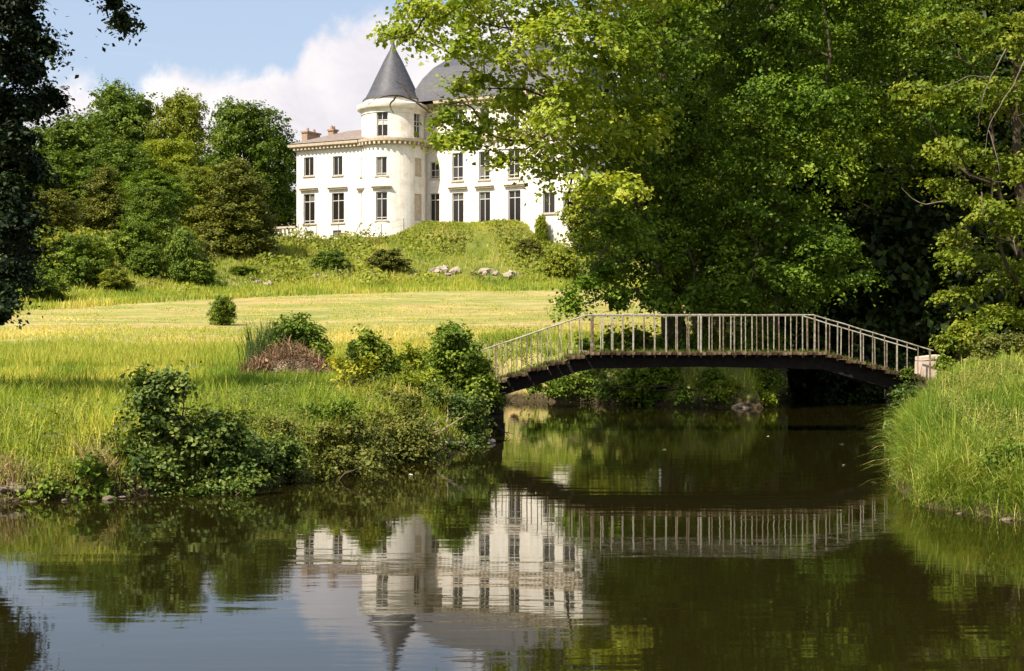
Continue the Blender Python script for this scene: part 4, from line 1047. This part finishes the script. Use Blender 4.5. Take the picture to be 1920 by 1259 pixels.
# ------------------------------------------------------------------ bank shrubs
rs = np.random.default_rng(55)
def shrub(label, spec, D, mat, leaf, base_px, stem_top, name='shrub', cat='shrub', group=None, k=1.0, npl=30, clump_r=0.22, core=0.3, aspect=0.7, flat=0.3, dv=0.35, nstem=6, sq=0.9):
    lobes = [lobe(px, y, D + rs.uniform(-dv, dv), r * 1.18, 1.05, sq) for px, y, r in spec]
    bx_, by_ = XD(base_px, D), D; g = gz(bx_, by_); org = np.array([bx_, by_, g]); root = empty(name, org); tag(root, label, cat, group)
    m = MB()
    for i in range(nstem):
        l = lobes[rs.integers(0, len(lobes))]; q = bent(rs, (bx_ + rs.normal(0, .1), by_ + rs.normal(0, .1), g - 0.15), l[:3], 5, 0.05, 0.05)
        m.tube([p - org for p in q], [0.03, 0.024, 0.018, 0.012, 0.006], 5)
    m.build('stem', M['bark'], root, True)
    me = crown_mesh('foliage', rs, lobes, M[mat], org, clump_r=clump_r, k=k * 2.0, npl=npl, leaf=leaf, flat=flat, droop=0.3, core=core, aspect=aspect, under=0.8, stray=0.3)
    c = link('foliage', me, root); c['kind'] = 'stuff'
    return root
shrub('tall elder bush with a spire on the left bank', [(290, 720, 26), (310, 740, 26), (275, 745, 22), (325, 715, 18), (285, 780, 30), (300, 815, 34), (265, 830, 34), (335, 800, 22), (250, 870, 38), (300, 875, 40), (290, 915, 40), (240, 912, 32), (345, 720, 9), (258, 715, 9)], 23.6, 'bank_shrub', 0.085, 290, 720)
shrub('glossy dark bush right of the spired elder on the bank', [(350, 820, 34), (400, 810, 36), (435, 815, 28), (370, 860, 38), (420, 865, 36), (340, 905, 40), (395, 905, 38), (440, 900, 30)], 23.9, 'bank_shrub', 0.085, 390, 860)
shrub('dark leafy clump at the left end of the bank', [(115, 825, 26), (150, 830, 24), (130, 860, 28), (105, 790, 12), (150, 800, 12)], 24.6, 'shrub', 0.07, 130, 840, k=0.8)
shrub('pale leafy weeds at the water below the left clump', [(90, 915, 22), (130, 920, 22), (165, 880, 26), (60, 925, 14), (195, 920, 20), (150, 930, 16)], 22.6, 'shrub', 0.08, 130, 920, k=0.75)
shrub('low leafy bush at the water left of the bramble tangle', [(480, 850, 34), (520, 870, 34), (470, 890, 30), (545, 850, 26), (510, 895, 24)], 24.6, 'bank_shrub', 0.075, 500, 870, k=0.9)
shrub('olive bramble tangle along the middle of the bank', [(590, 850, 34), (635, 840, 36), (680, 830, 36), (640, 875, 30), (595, 885, 24), (700, 860, 28), (560, 830, 26), (665, 800, 22), (610, 810, 20)], 26.6, 'olive', 0.062, 630, 850, npl=30)
shrub('olive thicket beside the water left of the twigs', [(740, 820, 34), (780, 815, 34), (760, 850, 28), (800, 845, 22), (720, 790, 24), (770, 785, 22)], 29.2, 'olive', 0.062, 760, 830, npl=28)
shrub('dark bush at the foot of the bridge left end', [(820, 770, 30), (855, 765, 30), (840, 800, 30), (880, 795, 26), (890, 760, 22), (870, 825, 18), (810, 740, 16)], 33.6, 'bank_shrub', 0.075, 850, 790)
shrub('tall bright green bush hiding the left end of the bridge railing', [(835, 628, 20), (855, 635, 22), (840, 665, 28), (870, 665, 28), (850, 700, 32), (885, 700, 26), (830, 700, 20), (880, 735, 28), (905, 720, 20), (850, 740, 26), (905, 690, 14), (915, 745, 18)], 36.2, 'shrub', 0.10, 860, 690)
shrub('upright leafy bush between brush pile and bridge', [(690, 632, 18), (700, 660, 22), (680, 680, 26), (715, 690, 24), (665, 650, 14), (720, 655, 12), (740, 690, 16), (690, 705, 20)], 34.5, 'shrub', 0.085, 700, 680, k=0.8)
shrub('yellow leaved young bush in front of the upright bush', [(650, 690, 16), (672, 700, 18), (645, 715, 14), (685, 680, 14), (665, 725, 18), (690, 735, 16), (632, 680, 10), (700, 750, 14)], 32.6, 'lime', 0.10, 665, 710, k=0.5, npl=14)
shrub('round green bush behind the dead brush pile', [(560, 612, 22), (545, 630, 28), (580, 640, 26), (560, 655, 28), (590, 660, 18), (530, 660, 20), (525, 625, 14), (600, 680, 14)], 39.6, 'shrub', 0.095, 560, 650)
shrub('low bush before the railing on the left meadow', [(770, 668, 20), (800, 672, 16), (745, 675, 14), (785, 690, 16), (640, 690, 10)], 38.5, 'wood4', 0.09, 780, 680, k=0.7)
GT = 'thickets in the belt along the left bank'
for lab, D, mat, lf, c, spec in [
    ('mixed weedy thicket between the dark clump and the spired elder', 24.2, 'olive', .055, 190, [(170, 845, 24), (200, 860, 26), (215, 830, 20), (185, 885, 24), (160, 870, 18), (225, 800, 12)]),
    ('olive weeds behind the glossy dark bush', 26.0, 'olive', .055, 470, [(440, 790, 20), (475, 800, 24), (510, 805, 24), (540, 800, 20), (500, 830, 22), (460, 830, 18)]),
    ('green nettles above the bramble tangle', 28.5, 'shrub', .06, 600, [(560, 785, 18), (590, 775, 20), (625, 772, 22), (655, 768, 20), (610, 800, 20), (575, 808, 18), (640, 800, 18)]),
    ('olive scrub above the thicket left of the twigs', 31.5, 'olive', .06, 720, [(690, 760, 20), (720, 755, 22), (750, 750, 22), (735, 775, 20), (700, 782, 18), (775, 755, 18), (665, 780, 16)]),
    ('fresh green weeds between yellow bush and bridge bush', 34.0, 'wood4', .07, 770, [(740, 722, 16), (770, 715, 18), (795, 720, 18), (780, 740, 18), (750, 742, 16), (810, 700, 12)]),
    ('leafy skirt of the bank under the glossy dark bush', 22.9, 'bank_shrub', .07, 380, [(330, 925, 18), (365, 928, 18), (400, 925, 18), (435, 918, 18), (465, 912, 16), (300, 930, 16), (490, 905, 14)]),
    ('leafy skirt of the bank under the bramble tangle', 25.6, 'olive', .06, 600, [(520, 898, 14), (550, 893, 16), (585, 888, 16), (620, 882, 16), (655, 876, 16), (690, 868, 14)]),
    ('leafy skirt of the bank left of the bridge foot', 30.4, 'bank_shrub', .06, 790, [(730, 862, 14), (760, 856, 14), (790, 850, 14), (820, 842, 14), (850, 838, 14), (880, 834, 12)]),
    ('straggling weeds at the far left of the bank', 24.6, 'wood2', .055, 50, [(20, 860, 22), (50, 868, 22), (80, 862, 20), (30, 888, 18), (70, 890, 18), (5, 880, 16)]),
    ('thin weeds standing above the dark clump on the left bank', 26.5, 'wood2', .055, 100, [(60, 800, 12), (90, 805, 14), (120, 795, 12), (160, 795, 14), (190, 790, 12)])]:
    shrub(lab, spec, D, mat, lf, c, 0, name='thicket', cat='thicket', group=GT, k=0.55, npl=24, clump_r=0.16, dv=0.5, nstem=8)
tag(shrub('tall laurel clump hiding the right corner of the house', [(1092, 400, 26), (1110, 370, 24), (1130, 400, 30), (1105, 430, 26), (1085, 440, 16), (1150, 430, 30), (1160, 380, 30), (1190, 400, 34), (1200, 430, 34), (1180, 340, 30)], 156, 'wood2', 0.32, 1120, 0, k=1.2, clump_r=0.75, dv=1.0), None, None)
# spiky dark sedge left of the round bush, and the dead brush heap before it
def tuft_thing(name, label, cat, px, y, D, wpx, n, h, w, bend, mat, tint=0.5, lean=(0, 0), tvar=0.2, part='blades', group=None, dy=0.6):
    x0 = XD(px, D); s = wpx * D / F; g0 = gz(x0, D); root = empty(name, (x0, D, g0)); tag(root, label, cat, group)
    X = x0 + rs.normal(0, s * 0.35, n); Y = D + rs.normal(0, s * 0.35 * dy, n); Z = ground_z(X, Y); hh = h * rs.uniform(0.5, 1.15, n)
    Vv, Ff, t = blades(rs, X - x0, Y - D, Z - g0, hh, np.full(n, w), bend, lean, tint, tvar)
    c = link(part, np_mesh(part, Vv, Ff, M[mat], t), root); c['kind'] = 'stuff'; return root
tuft_thing('sedge_clump', 'spiky dark sedge clump left of the round bush', 'sedge', 505, 690, 39.4, 60, 420, 1.45, 0.034, 0.35, 'reed')
tuft_thing('sedge_clump', 'bluish sedge clump seen through the left bridge railing', 'sedge', 1085, 660, 47, 60, 260, 1.0, 0.04, 0.3, 'reed')
tuft_thing('dry_grass_clump', 'pale dead grass clump at the water near the left end', 'grass clump', 178, 915, 22.9, 46, 260, 0.55, 0.018, 0.9, 'straw', 0.6)
tuft_thing('dry_grass_clump', 'dry straw tuft at the far left of the waterline', 'grass clump', 15, 925, 22.4, 60, 240, 0.4, 0.018, 0.9, 'straw', 0.55)
def brush_pile():
    D = 38.0; x0 = XD(548, D); g = gz(x0, D); root = empty('brush_pile', (x0, D, g)); tag(root, 'reddish brown heap of dead brushwood on the meadow', 'brush pile')
    n = 2600; a = rs.uniform(-1, 1, n); X = a * 1.25; hmax = 0.95 * (1 - np.abs(a + 0.1) ** 1.6).clip(0.06); Y = rs.normal(0, 0.4, n); Z = rs.random(n) ** 0.7 * hmax * np.exp(-Y * Y)
    Vv, Ff, t = blades(rs, X, Y, Z - 0.03, rs.uniform(0.12, 0.4, n), rs.uniform(0.012, 0.03, n), 2.2, (0, 0), 0.5, 0.25)
    c = link('brushwood', np_mesh('brushwood', Vv, Ff, M['brush'], t), root); c['kind'] = 'stuff'
    n = 700; p = np.stack([rs.uniform(-1.2, 1.2, n), rs.normal(0, 0.4, n), np.zeros(n)], -1); p[:, 2] = rs.random(n) * 0.8 * (1 - np.abs(p[:, 0] / 1.25) ** 1.6).clip(0.05)
    Vv, Ff = leaf_geo(rs, p, rs.normal(0, 1, (n, 3)) + np.array([0, -.5, .5]), rs.uniform(0.06, 0.16, n))
    c = link('dead_leaves', np_mesh('dead_leaves', Vv, Ff, M['brush'], np.repeat(rs.random(n), 2)), root); c['kind'] = 'stuff'
    m = MB(); m.lathe([(1.25, -0.15), (1.0, 0.25), (0.6, 0.5), (0.0, 0.65)], 14); o = m.build('litter', M['dead_wood'], root, True); o.scale = (0.9, 0.4, 0.75)
brush_pile()
tuft_thing('dry_grass_clump', 'brown dead stalks at the left foot of the brush pile', 'grass clump', 488, 705, 37.8, 40, 260, 0.55, 0.03, 0.9, 'brush', 0.4)
# fallen twigs by the bridge foot
tw = empty('dead_branch', P(850, 815, 31.5)); tag(tw, 'bare fallen branch sticking out of the thicket by the bridge foot', 'branch')
twigs(tw, 'twig', [[(790, 812, 0), (815, 795, -.1), (825, 782, -.1)], [(818, 815, 0), (850, 793, -.1), (872, 780, -.1)], [(826, 829, -.2), (855, 831, -.3), (880, 829, -.4)], [(838, 792, 0), (842, 775, 0), (838, 762, 0)], [(812, 820, -.2), (822, 806, -.2), (818, 790, -.2)]], 31.2, M['dead_wood'], 0.022)
tw = empty('dead_branch', P(940, 770, 36.6)); tag(tw, 'bare dark twigs curling over the water at the bridge foot', 'branch')
twigs(tw, 'twig', [[(935, 760, 0), (965, 755, -.2), (980, 768, -.3), (972, 782, -.3)], [(930, 800, 0), (950, 812, -.2), (963, 813, -.3)], [(925, 790, 0), (940, 805, -.2), (955, 818, -.3)]], 36.4, M['bark'], 0.025)
# far bank plants behind the bridge
shrub('dark leafy bush on the far bank below the bridge middle', [(1190, 715, 22), (1225, 710, 24), (1260, 715, 24), (1290, 720, 18), (1210, 735, 20), (1245, 738, 18), (1320, 705, 16)], 52.4, 'dark', 0.12, 1235, 735)
shrub('bright bush on the far bank left of the dark bush', [(1060, 708, 20), (1090, 702, 22), (1130, 706, 22), (1160, 715, 16), (1110, 725, 16), (1030, 712, 14)], 54.5, 'shrub', 0.12, 1100, 725, k=0.7)
shrub('sunlit weeds on the far bank below the right deck', [(1345, 735, 18), (1380, 730, 16), (1420, 738, 16), (1440, 750, 12), (1360, 750, 12)], 50.6, 'wood4', 0.10, 1390, 745, k=0.7)
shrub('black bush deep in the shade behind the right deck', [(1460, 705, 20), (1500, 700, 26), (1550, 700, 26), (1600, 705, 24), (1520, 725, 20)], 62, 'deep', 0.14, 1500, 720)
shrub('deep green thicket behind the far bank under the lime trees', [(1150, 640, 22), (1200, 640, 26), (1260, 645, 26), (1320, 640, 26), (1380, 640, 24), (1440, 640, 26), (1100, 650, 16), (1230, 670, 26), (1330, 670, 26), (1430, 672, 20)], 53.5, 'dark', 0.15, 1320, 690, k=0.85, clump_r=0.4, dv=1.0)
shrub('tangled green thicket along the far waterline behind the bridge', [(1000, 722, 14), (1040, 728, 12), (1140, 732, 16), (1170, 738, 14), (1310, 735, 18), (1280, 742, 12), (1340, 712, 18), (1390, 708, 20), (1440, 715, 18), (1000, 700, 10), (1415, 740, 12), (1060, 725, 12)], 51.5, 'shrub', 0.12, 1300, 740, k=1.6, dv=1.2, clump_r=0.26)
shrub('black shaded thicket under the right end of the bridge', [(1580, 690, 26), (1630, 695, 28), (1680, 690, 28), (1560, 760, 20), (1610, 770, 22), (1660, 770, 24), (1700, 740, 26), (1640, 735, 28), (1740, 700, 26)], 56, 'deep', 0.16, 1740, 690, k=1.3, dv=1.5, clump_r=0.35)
# right bank plants
shrub('yellow green shrub behind the pillar at the bridge right end', [(1800, 632, 22), (1830, 628, 20), (1775, 640, 14), (1850, 645, 18)], 38.5, 'yellow', 0.11, 1810, 650)
shrub('weedy shrub on the crest of the right bank', [(1850, 660, 22), (1890, 650, 24), (1930, 655, 26), (1880, 690, 18)], 33, 'olive', 0.08, 1890, 680)
shrub('leafy green weeds low on the right bank edge', [(1880, 860, 22), (1910, 850, 24), (1940, 870, 28), (1895, 900, 20), (1920, 925, 22), (1870, 915, 10)], 20.8, 'shrub', 0.055, 1915, 890, clump_r=0.16)
shrub('ivy sprig climbing the stone pillar', [(1768, 690, 9), (1766, 675, 8), (1772, 705, 10), (1700, 702, 8), (1712, 712, 10)], 37.3, 'shrub', 0.07, 1768, 705, clump_r=0.12, nstem=2)
shrub('dark weeds hanging under the right end of the deck', [(1690, 735, 12), (1700, 755, 14), (1685, 775, 12), (1710, 735, 12), (1670, 790, 10)], 36.4, 'bank_shrub', 0.08, 1700, 755, clump_r=0.16)

# ------------------------------------------------------------------ grass
rg = np.random.default_rng(77)
def drop_water(X, Y, lo=0.12): return water_dist(X, Y) > lo
S = Stuff()
def add_grass(S, n, y0, y1, px0, px1, h0, h1, w, bend, tint, power=1.0, lean=(0, 0), tuft=6, lo=0.12, where=None, sp=0.07, tipz=1.0, amp=0.6):
    x, y = scatter(rg, n, y0, y1, px0, px1, power); ok = drop_water(x, y, lo)
    if where is not None: ok &= where(x, y)
    x, y = x[ok], y[ok]; cl = lump(x, y, 1.6) * 0.5 + lump(x, y, 0.4) * 0.25; hs = rg.uniform(h0, h1, len(x)) * (1 + amp * cl)
    x = np.repeat(x, tuft) + rg.normal(0, sp, len(x) * tuft); y = np.repeat(y, tuft) + rg.normal(0, sp, len(y) * tuft)
    h = np.repeat(hs, tuft) * rg.uniform(0.5, 1.15, len(x)); t = tint + np.repeat(cl, tuft) * 0.45 + np.repeat(lump(x[::tuft], y[::tuft], 2.8), tuft) * 0.55
    S.add(*blades(rg, x, y, ground_z(x, y), h, w * rg.uniform(0.7, 1.3, len(x)), bend, lean, t, 0.15, tipz))
add_grass(S, 12000, 21.5, 41, -250, 960, 0.12, 0.28, 0.015, 0.7, 0.60, 0.85, amp=1.1, tuft=8)
add_grass(S, 3500, 21.5, 41, -250, 960, 0.2, 0.45, 0.02, 0.5, 0.25, 0.85, amp=1.2, where=lambda x, y: lump(x, y, 1.6) < -0.05)
add_grass(S, 2600, 22, 31, -200, 900, 0.35, 0.6, 0.018, 0.6, 0.55, 1.0)
add_grass(S, 5000, 38, 60, 900, 1500, 0.25, 0.5, 0.03, 0.5, 0.40, 1.0)
x, y = scatter(rg, 1500, 22, 41, -200, 940, 0.8); d = water_dist(x, y); ok = (d > 0.15) & (lump(x, y, 1.1) > 0.0); x, y = x[ok][:520], y[ok][:520]
S.add(*arch_tufts(rg, x, y, 40, 0.25, 0.6, 0.012, 0.45 + 0.9 * lump(x, y, 2.0), (0, 0)))
o = link('bank_grass', S.build('bank_grass', M['grass'])); tag(o, 'long green grass covering the near left bank', 'grass', None, 'stuff')
S = Stuff()
add_grass(S, 7500, 42.3, 51.5, -250, 1150, 0.20, 0.46, 0.019, 0.5, 0.52, 1.0, tuft=8, amp=1.3)
add_grass(S, 6500, 49.5, 72, -250, 1250, 0.08, 0.30, 0.026, 0.8, 0.66, 1.9, tuft=5, amp=1.2)
add_grass(S, 10000, 54, 132, -150, 1250, 0.04, 0.13, 0.05, 1.2, 0.62, 1.0, tuft=4, amp=1.5, sp=0.2, where=lambda x, y: lump(x, y, 2.2) > -0.22)
def strip(x, y):
    px = 960 + x / y * F; foot = np.interp(px, [-600, 0, 250, 500, 800, 1060, 2000], [92, 106, 118, 131, 140, 146, 150])
    u = foot - y; return ((u > 9) & (u < 14)) | ((u < 4) & (u > -3))
add_grass(S, 26000, 88, 152, -250, 1250, 0.35, 0.7, 0.07, 0.5, 0.50, 1.0, tuft=4, where=strip)
o = link('meadow_grass', S.build('meadow_grass', M['tall_grass'])); tag(o, 'uncut pale green grass across the meadow', 'grass', None, 'stuff')
S = Stuff()
def onslope(x, y):
    px = 960 + x / y * F; foot = np.interp(px, [-600, 0, 250, 500, 800, 1060, 2000], [92, 106, 118, 131, 140, 146, 150]); return (y > foot) & (ground_z(x, y) < 13.2)
add_grass(S, 22000, 105, 166, 0, 1200, 0.25, 0.7, 0.08, 0.6, 0.55, 1.0, tuft=4, where=onslope)
add_grass(S, 9000, 154, 170, 640, 1150, 0.12, 0.35, 0.07, 0.7, 0.6, 1.0, tuft=4, where=lambda x, y: ground_z(x, y) > 13.0)
o = link('slope_grass', S.build('slope_grass', M['tall_grass'])); tag(o, 'rough grass and weeds on the steep bank below the house', 'grass', None, 'stuff')
S = Stuff()
add_grass(S, 5200, 18, 30, 1560, 2150, 0.12, 0.30, 0.011, 0.8, 0.36, 0.9, lean=(-0.1, -0.1), tuft=7, lo=0.1, where=lambda x, y: x > 4, sp=0.09)
add_grass(S, 2200, 30, 40, 1560, 2150, 0.25, 0.55, 0.018, 0.8, 0.55, 1.0, lean=(-0.2, -0.2), tuft=8, lo=0.1, where=lambda x, y: x > 6, tipz=0.8)
x, y = scatter(rg, 1200, 18.5, 32, 1600, 2100, 0.9); d = water_dist(x, y); ok = (d > 0.25) & (x > 4) & (lump(x, y, 0.8) > 0.0); x, y = x[ok][:300], y[ok][:300]
S.add(*arch_tufts(rg, x, y, 46, 0.25, 0.62, 0.011, 0.34 + 1.0 * lump(x, y, 1.2), (-0.12, -0.12)))
x, y = scatter(rg, 900, 20.5, 32, 1560, 1820, 1.0); d = water_dist(x, y); ok = (d > 0.12) & (d < 0.8) & (x > 4); x, y = x[ok][:80], y[ok][:80]
S.add(*arch_tufts(rg, x, y, 64, 0.45, 0.95, 0.011, 0.32 + 0.6 * lump(x, y, 0.8), (-0.38, -0.12)))
x, y = scatter(rg, 1500, 17.5, 22.5, 1640, 2200, 1.0); d = water_dist(x, y); ok = (d > 0.05) & (d < 0.6) & (x > 4); x, y = x[ok][:150], y[ok][:150]
S.add(*arch_tufts(rg, x, y, 44, 0.3, 0.7, 0.010, 0.34 + 0.6 * lump(x, y, 0.8), (-0.15, -0.40)))
x, y = scatter(rg, 700, 18.5, 32, 1600, 2100, 0.9); ok = (water_dist(x, y) > 0.15) & (x > 4); x, y = x[ok][:150], y[ok][:150]
S.add(*arch_tufts(rg, x, y, 14, 0.3, 0.8, 0.009, 0.95 + 0 * x, (-0.1, -0.1)))
o = link('overhanging_grass', S.build('overhanging_grass', M['green_grass'])); tag(o, 'long arching grass spilling down the right bank to the water', 'grass', None, 'stuff')

# weeds between the slope shrubs: leafy ground cover
S = Stuff(); n = 60000
x, y = scatter(rg, n, 105, 166, -50, 1150); ok = onslope(x, y) & (lump(x, y, 2.4) > 0.02); x, y = x[ok], y[ok]
p = np.stack([x, y, ground_z(x, y) + rg.random(len(x)) ** 1.2 * 1.5 * np.clip(lump(x, y, 2.4) * 2.2 - 0.05, 0.1, 1.2)], -1)
Vv, Ff = leaf_geo(rg, p, rg.normal(0, .6, (len(x), 3)) + np.array([-.2, -.5, .8]), rg.uniform(0.25, 0.5, len(x)), 0.7)
S.add(Vv, Ff, np.repeat(np.clip(rg.normal(0.5, 0.2, len(x)) + lump(x, y, 6) * .4, 0, 1), 2))
x, y = scatter(rg, 16000, 152, 168, 640, 1150); g_ = ground_z(x, y); ok = (g_ > 12.6) & (lump(x, y, 1.3) > -0.1); x, y = x[ok], y[ok]
Vv, Ff = leaf_geo(rg, np.stack([x, y, ground_z(x, y) + rg.random(len(x)) * 0.35 * np.clip(0.5 + lump(x, y, 1.3) * 2, 0.1, 1.5)], -1), rg.normal(0, .6, (len(x), 3)) + np.array([-.2, -.5, .8]), rg.uniform(0.18, 0.36, len(x)), 0.5)
S.add(Vv, Ff, np.repeat(np.clip(rg.normal(0.4, 0.22, len(x)) + lump(x, y, 3) * .5, 0, 1), 2))
o = link('slope_weeds', S.build('slope_weeds', M['wood2'])); tag(o, 'leafy weeds and nettles scattered over the steep bank', 'weeds', None, 'stuff')
S = Stuff(); x, y = scatter(rg, 50000, 105, 164, 0, 1150); ok = onslope(x, y) & (lump(x + 40, y - 25, 1.8) > 0.10); x, y = x[ok], y[ok]
p = np.stack([x, y, ground_z(x, y) + rg.random(len(x)) ** 1.2 * 2.2 * np.clip(lump(x + 40, y - 25, 1.8) * 3.0 - 0.2, 0.1, 1.2)], -1)
Vv, Ff = leaf_geo(rg, p, rg.normal(0, .6, (len(x), 3)) + np.array([-.2, -.5, .8]), rg.uniform(0.22, 0.42, len(x)), 0.7)
S.add(Vv, Ff, np.repeat(np.clip(rg.normal(0.45, 0.2, len(x)) + lump(x, y, 5) * .5, 0, 1), 2))
o = link('slope_brush', S.build('slope_brush', M['olive'])); tag(o, 'olive brown scrub in patches on the steep bank', 'scrub', None, 'stuff')
# leafy weeds fringing the left bank and the far bank
S = Stuff()
def fringe(n, y0, y1, px0, px1, d0, d1, h, size):
    x, y = scatter(rg, n, y0, y1, px0, px1); d = water_dist(x, y); ok = (d > d0) & (d < d1) & (lump(x, y, 0.9) > -0.12); x, y = x[ok], y[ok]
    z = ground_z(x, y) + rg.random(len(x)) * h * np.clip(0.6 + lump(x, y, 0.9) * 1.5, 0.15, 1.3)
    Vv, Ff = leaf_geo(rg, np.stack([x, y, z], -1), rg.normal(0, .5, (len(x), 3)) + np.array([0, -.5, .8]), rg.uniform(0.6, 1.3, len(x)) * size, 0.6); S.add(Vv, Ff, np.repeat(np.clip(rg.normal(0.5, 0.2, len(x)), 0, 1), 2))
fringe(60000, 21.5, 40, -250, 960, -0.25, 1.1, 0.45, 0.06); fringe(50000, 22, 40, -250, 960, 0.8, 4.5, 0.42, 0.055); fringe(16000, 44, 60, 900, 1560, -0.2, 2.5, 0.55, 0.10); fringe(9000, 18, 40, 1560, 2100, -0.1, 1.6, 0.35, 0.05); fringe(26000, 18, 34, 1650, 2100, 0.5, 5.0, 0.40, 0.05)
o = link('bank_weeds', S.build('bank_weeds', M['olive'])); tag(o, 'low leafy weeds fringing the banks at the water', 'weeds', None, 'stuff')

# ------------------------------------------------------------------ stones
rk = np.random.default_rng(91)
rock_data = [rock_mesh(rk, 1.0, 1, 0.5, (1, 1, 0.9)) for _ in range(5)]
for me in rock_data: me.materials.append(M['rubble'])
bank_data = [rock_mesh(rk, 1.0, 2, 0.42, (1, 1, 0.6)) for _ in range(4)]
for me in bank_data: me.materials.append(M['bank_rock'])
def rock(name, x, y, z, s, parent=None):
    o = link(name, rock_data[int(rk.integers(0, 5))] if parent is not None else bank_data[int(rk.integers(0, 4))], parent); o.location = (x, y, z); o.scale = (s * rk.uniform(.8, 1.4), s * rk.uniform(.8, 1.2), s * rk.uniform(.6, 1.0)); o.rotation_euler = (rk.uniform(-.3, .3), rk.uniform(-.3, .3), rk.uniform(0, 6.28)); return o
for px, y, D, n, spread, s, lab in [(485, 522, 134, 8, 0.9, 0.35, 'small pale rock outcrop at the left end of the bank'), (698, 506, 144, 6, 0.8, 0.30, 'small pale rock outcrop under the tower'), (825, 497, 147, 18, 1.1, 0.42, 'pale rock outcrop on the bank below the main front'),
                          (915, 498, 148, 18, 1.7, 0.38, 'wide white rock outcrop furthest right on the bank'), (600, 512, 141, 4, 0.7, 0.25, 'few stones on the bank left of the tower')]:
    x0 = XD(px, D); ro = empty('rock_outcrop', (x0, D, gz(x0, D))); tag(ro, lab, 'rocks', 'rock outcrops on the bank')
    for i in range(n):
        x = x0 + rk.normal(0, spread * 0.8); yy = D + rk.normal(0, 0.6); z = gz(x, yy) + rk.uniform(0.0, 0.35)
        rock('rock', x - x0, yy - D, z - gz(x0, D), s * rk.uniform(.6, 1.4), ro)
def bank_stones(spots, lab, grp):
    for px, y, D, s in spots:
        x = XD(px, D); o = rock('bank_stone', x, D, max(gz(x, D), 0.0) + s * (0.05 if grp else 0.45), s * 0.9); tag(o, lab, 'stone', grp)
        if grp is None: o.material_slots[0].link = 'OBJECT'; o.material_slots[0].material = M['pillar']
bank_stones([(921, 829, 34.0, 0.12)], 'white rounded stone at the water by the bridge foot', None)
bank_stones([(12, 938, 22.2, .13), (32, 930, 22.3, .15), (60, 942, 22.1, .07), (205, 940, 22.4, .12), (228, 935, 22.6, .09), (120, 943, 22.2, .06)], 'small pale stone at the waterline of the left bank', 'stones at the left waterline')
bank_stones([(965, 745, 55.6, .22), (985, 743, 55.5, .25), (1010, 746, 55.3, .2), (1035, 746, 55.0, .22), (1060, 747, 54.8, .22), (1090, 738, 54.9, .42), (1110, 749, 54.2, .2), (1150, 748, 53.6, .22), (1180, 750, 53.2, .2), (1330, 757, 51.0, .2), (1385, 757, 50.3, .25), (1400, 755, 50.2, .22)], 'sandy stone at the waterline of the far bank behind the bridge', 'stones at the far waterline')
bank_stones([(1752, 940, 21.7, .07), (1800, 962, 20.6, .06), (1885, 975, 19.9, .08)], 'earthy stone at the waterline of the right bank', 'stones at the right waterline')
# bits floating on the water
pd = None
for i, (px, D) in enumerate([(1577, 33.6), (1440, 36), (770, 26.2), (895, 33.0), (1582, 28.2), (1245, 32)]):
    if pd is None:
        m = MB(); m.face([(-.06, 0, 0.006), (-.02, -.03, 0.012), (.05, -.02, 0.02), (.07, .01, 0.012), (.01, .03, 0.008)]); m.face([(.01, .03, 0.003), (.07, .01, 0.006), (.05, -.02, 0.004), (-.02, -.03, 0.003), (-.06, 0, 0.003)]); o = m.build('floating_leaf', M['petal']); pd = o.data
    else: o = link('floating_leaf', pd)
    s = 0.55 if D < 20 else 1.0
    o.location = (XD(px, D), D, 0.004); o.rotation_euler = (0, 0, i * 1.1); o.scale = (s, s, s); tag(o, 'tiny pale fallen leaf floating on the pond', 'leaf', 'leaves floating on the pond')
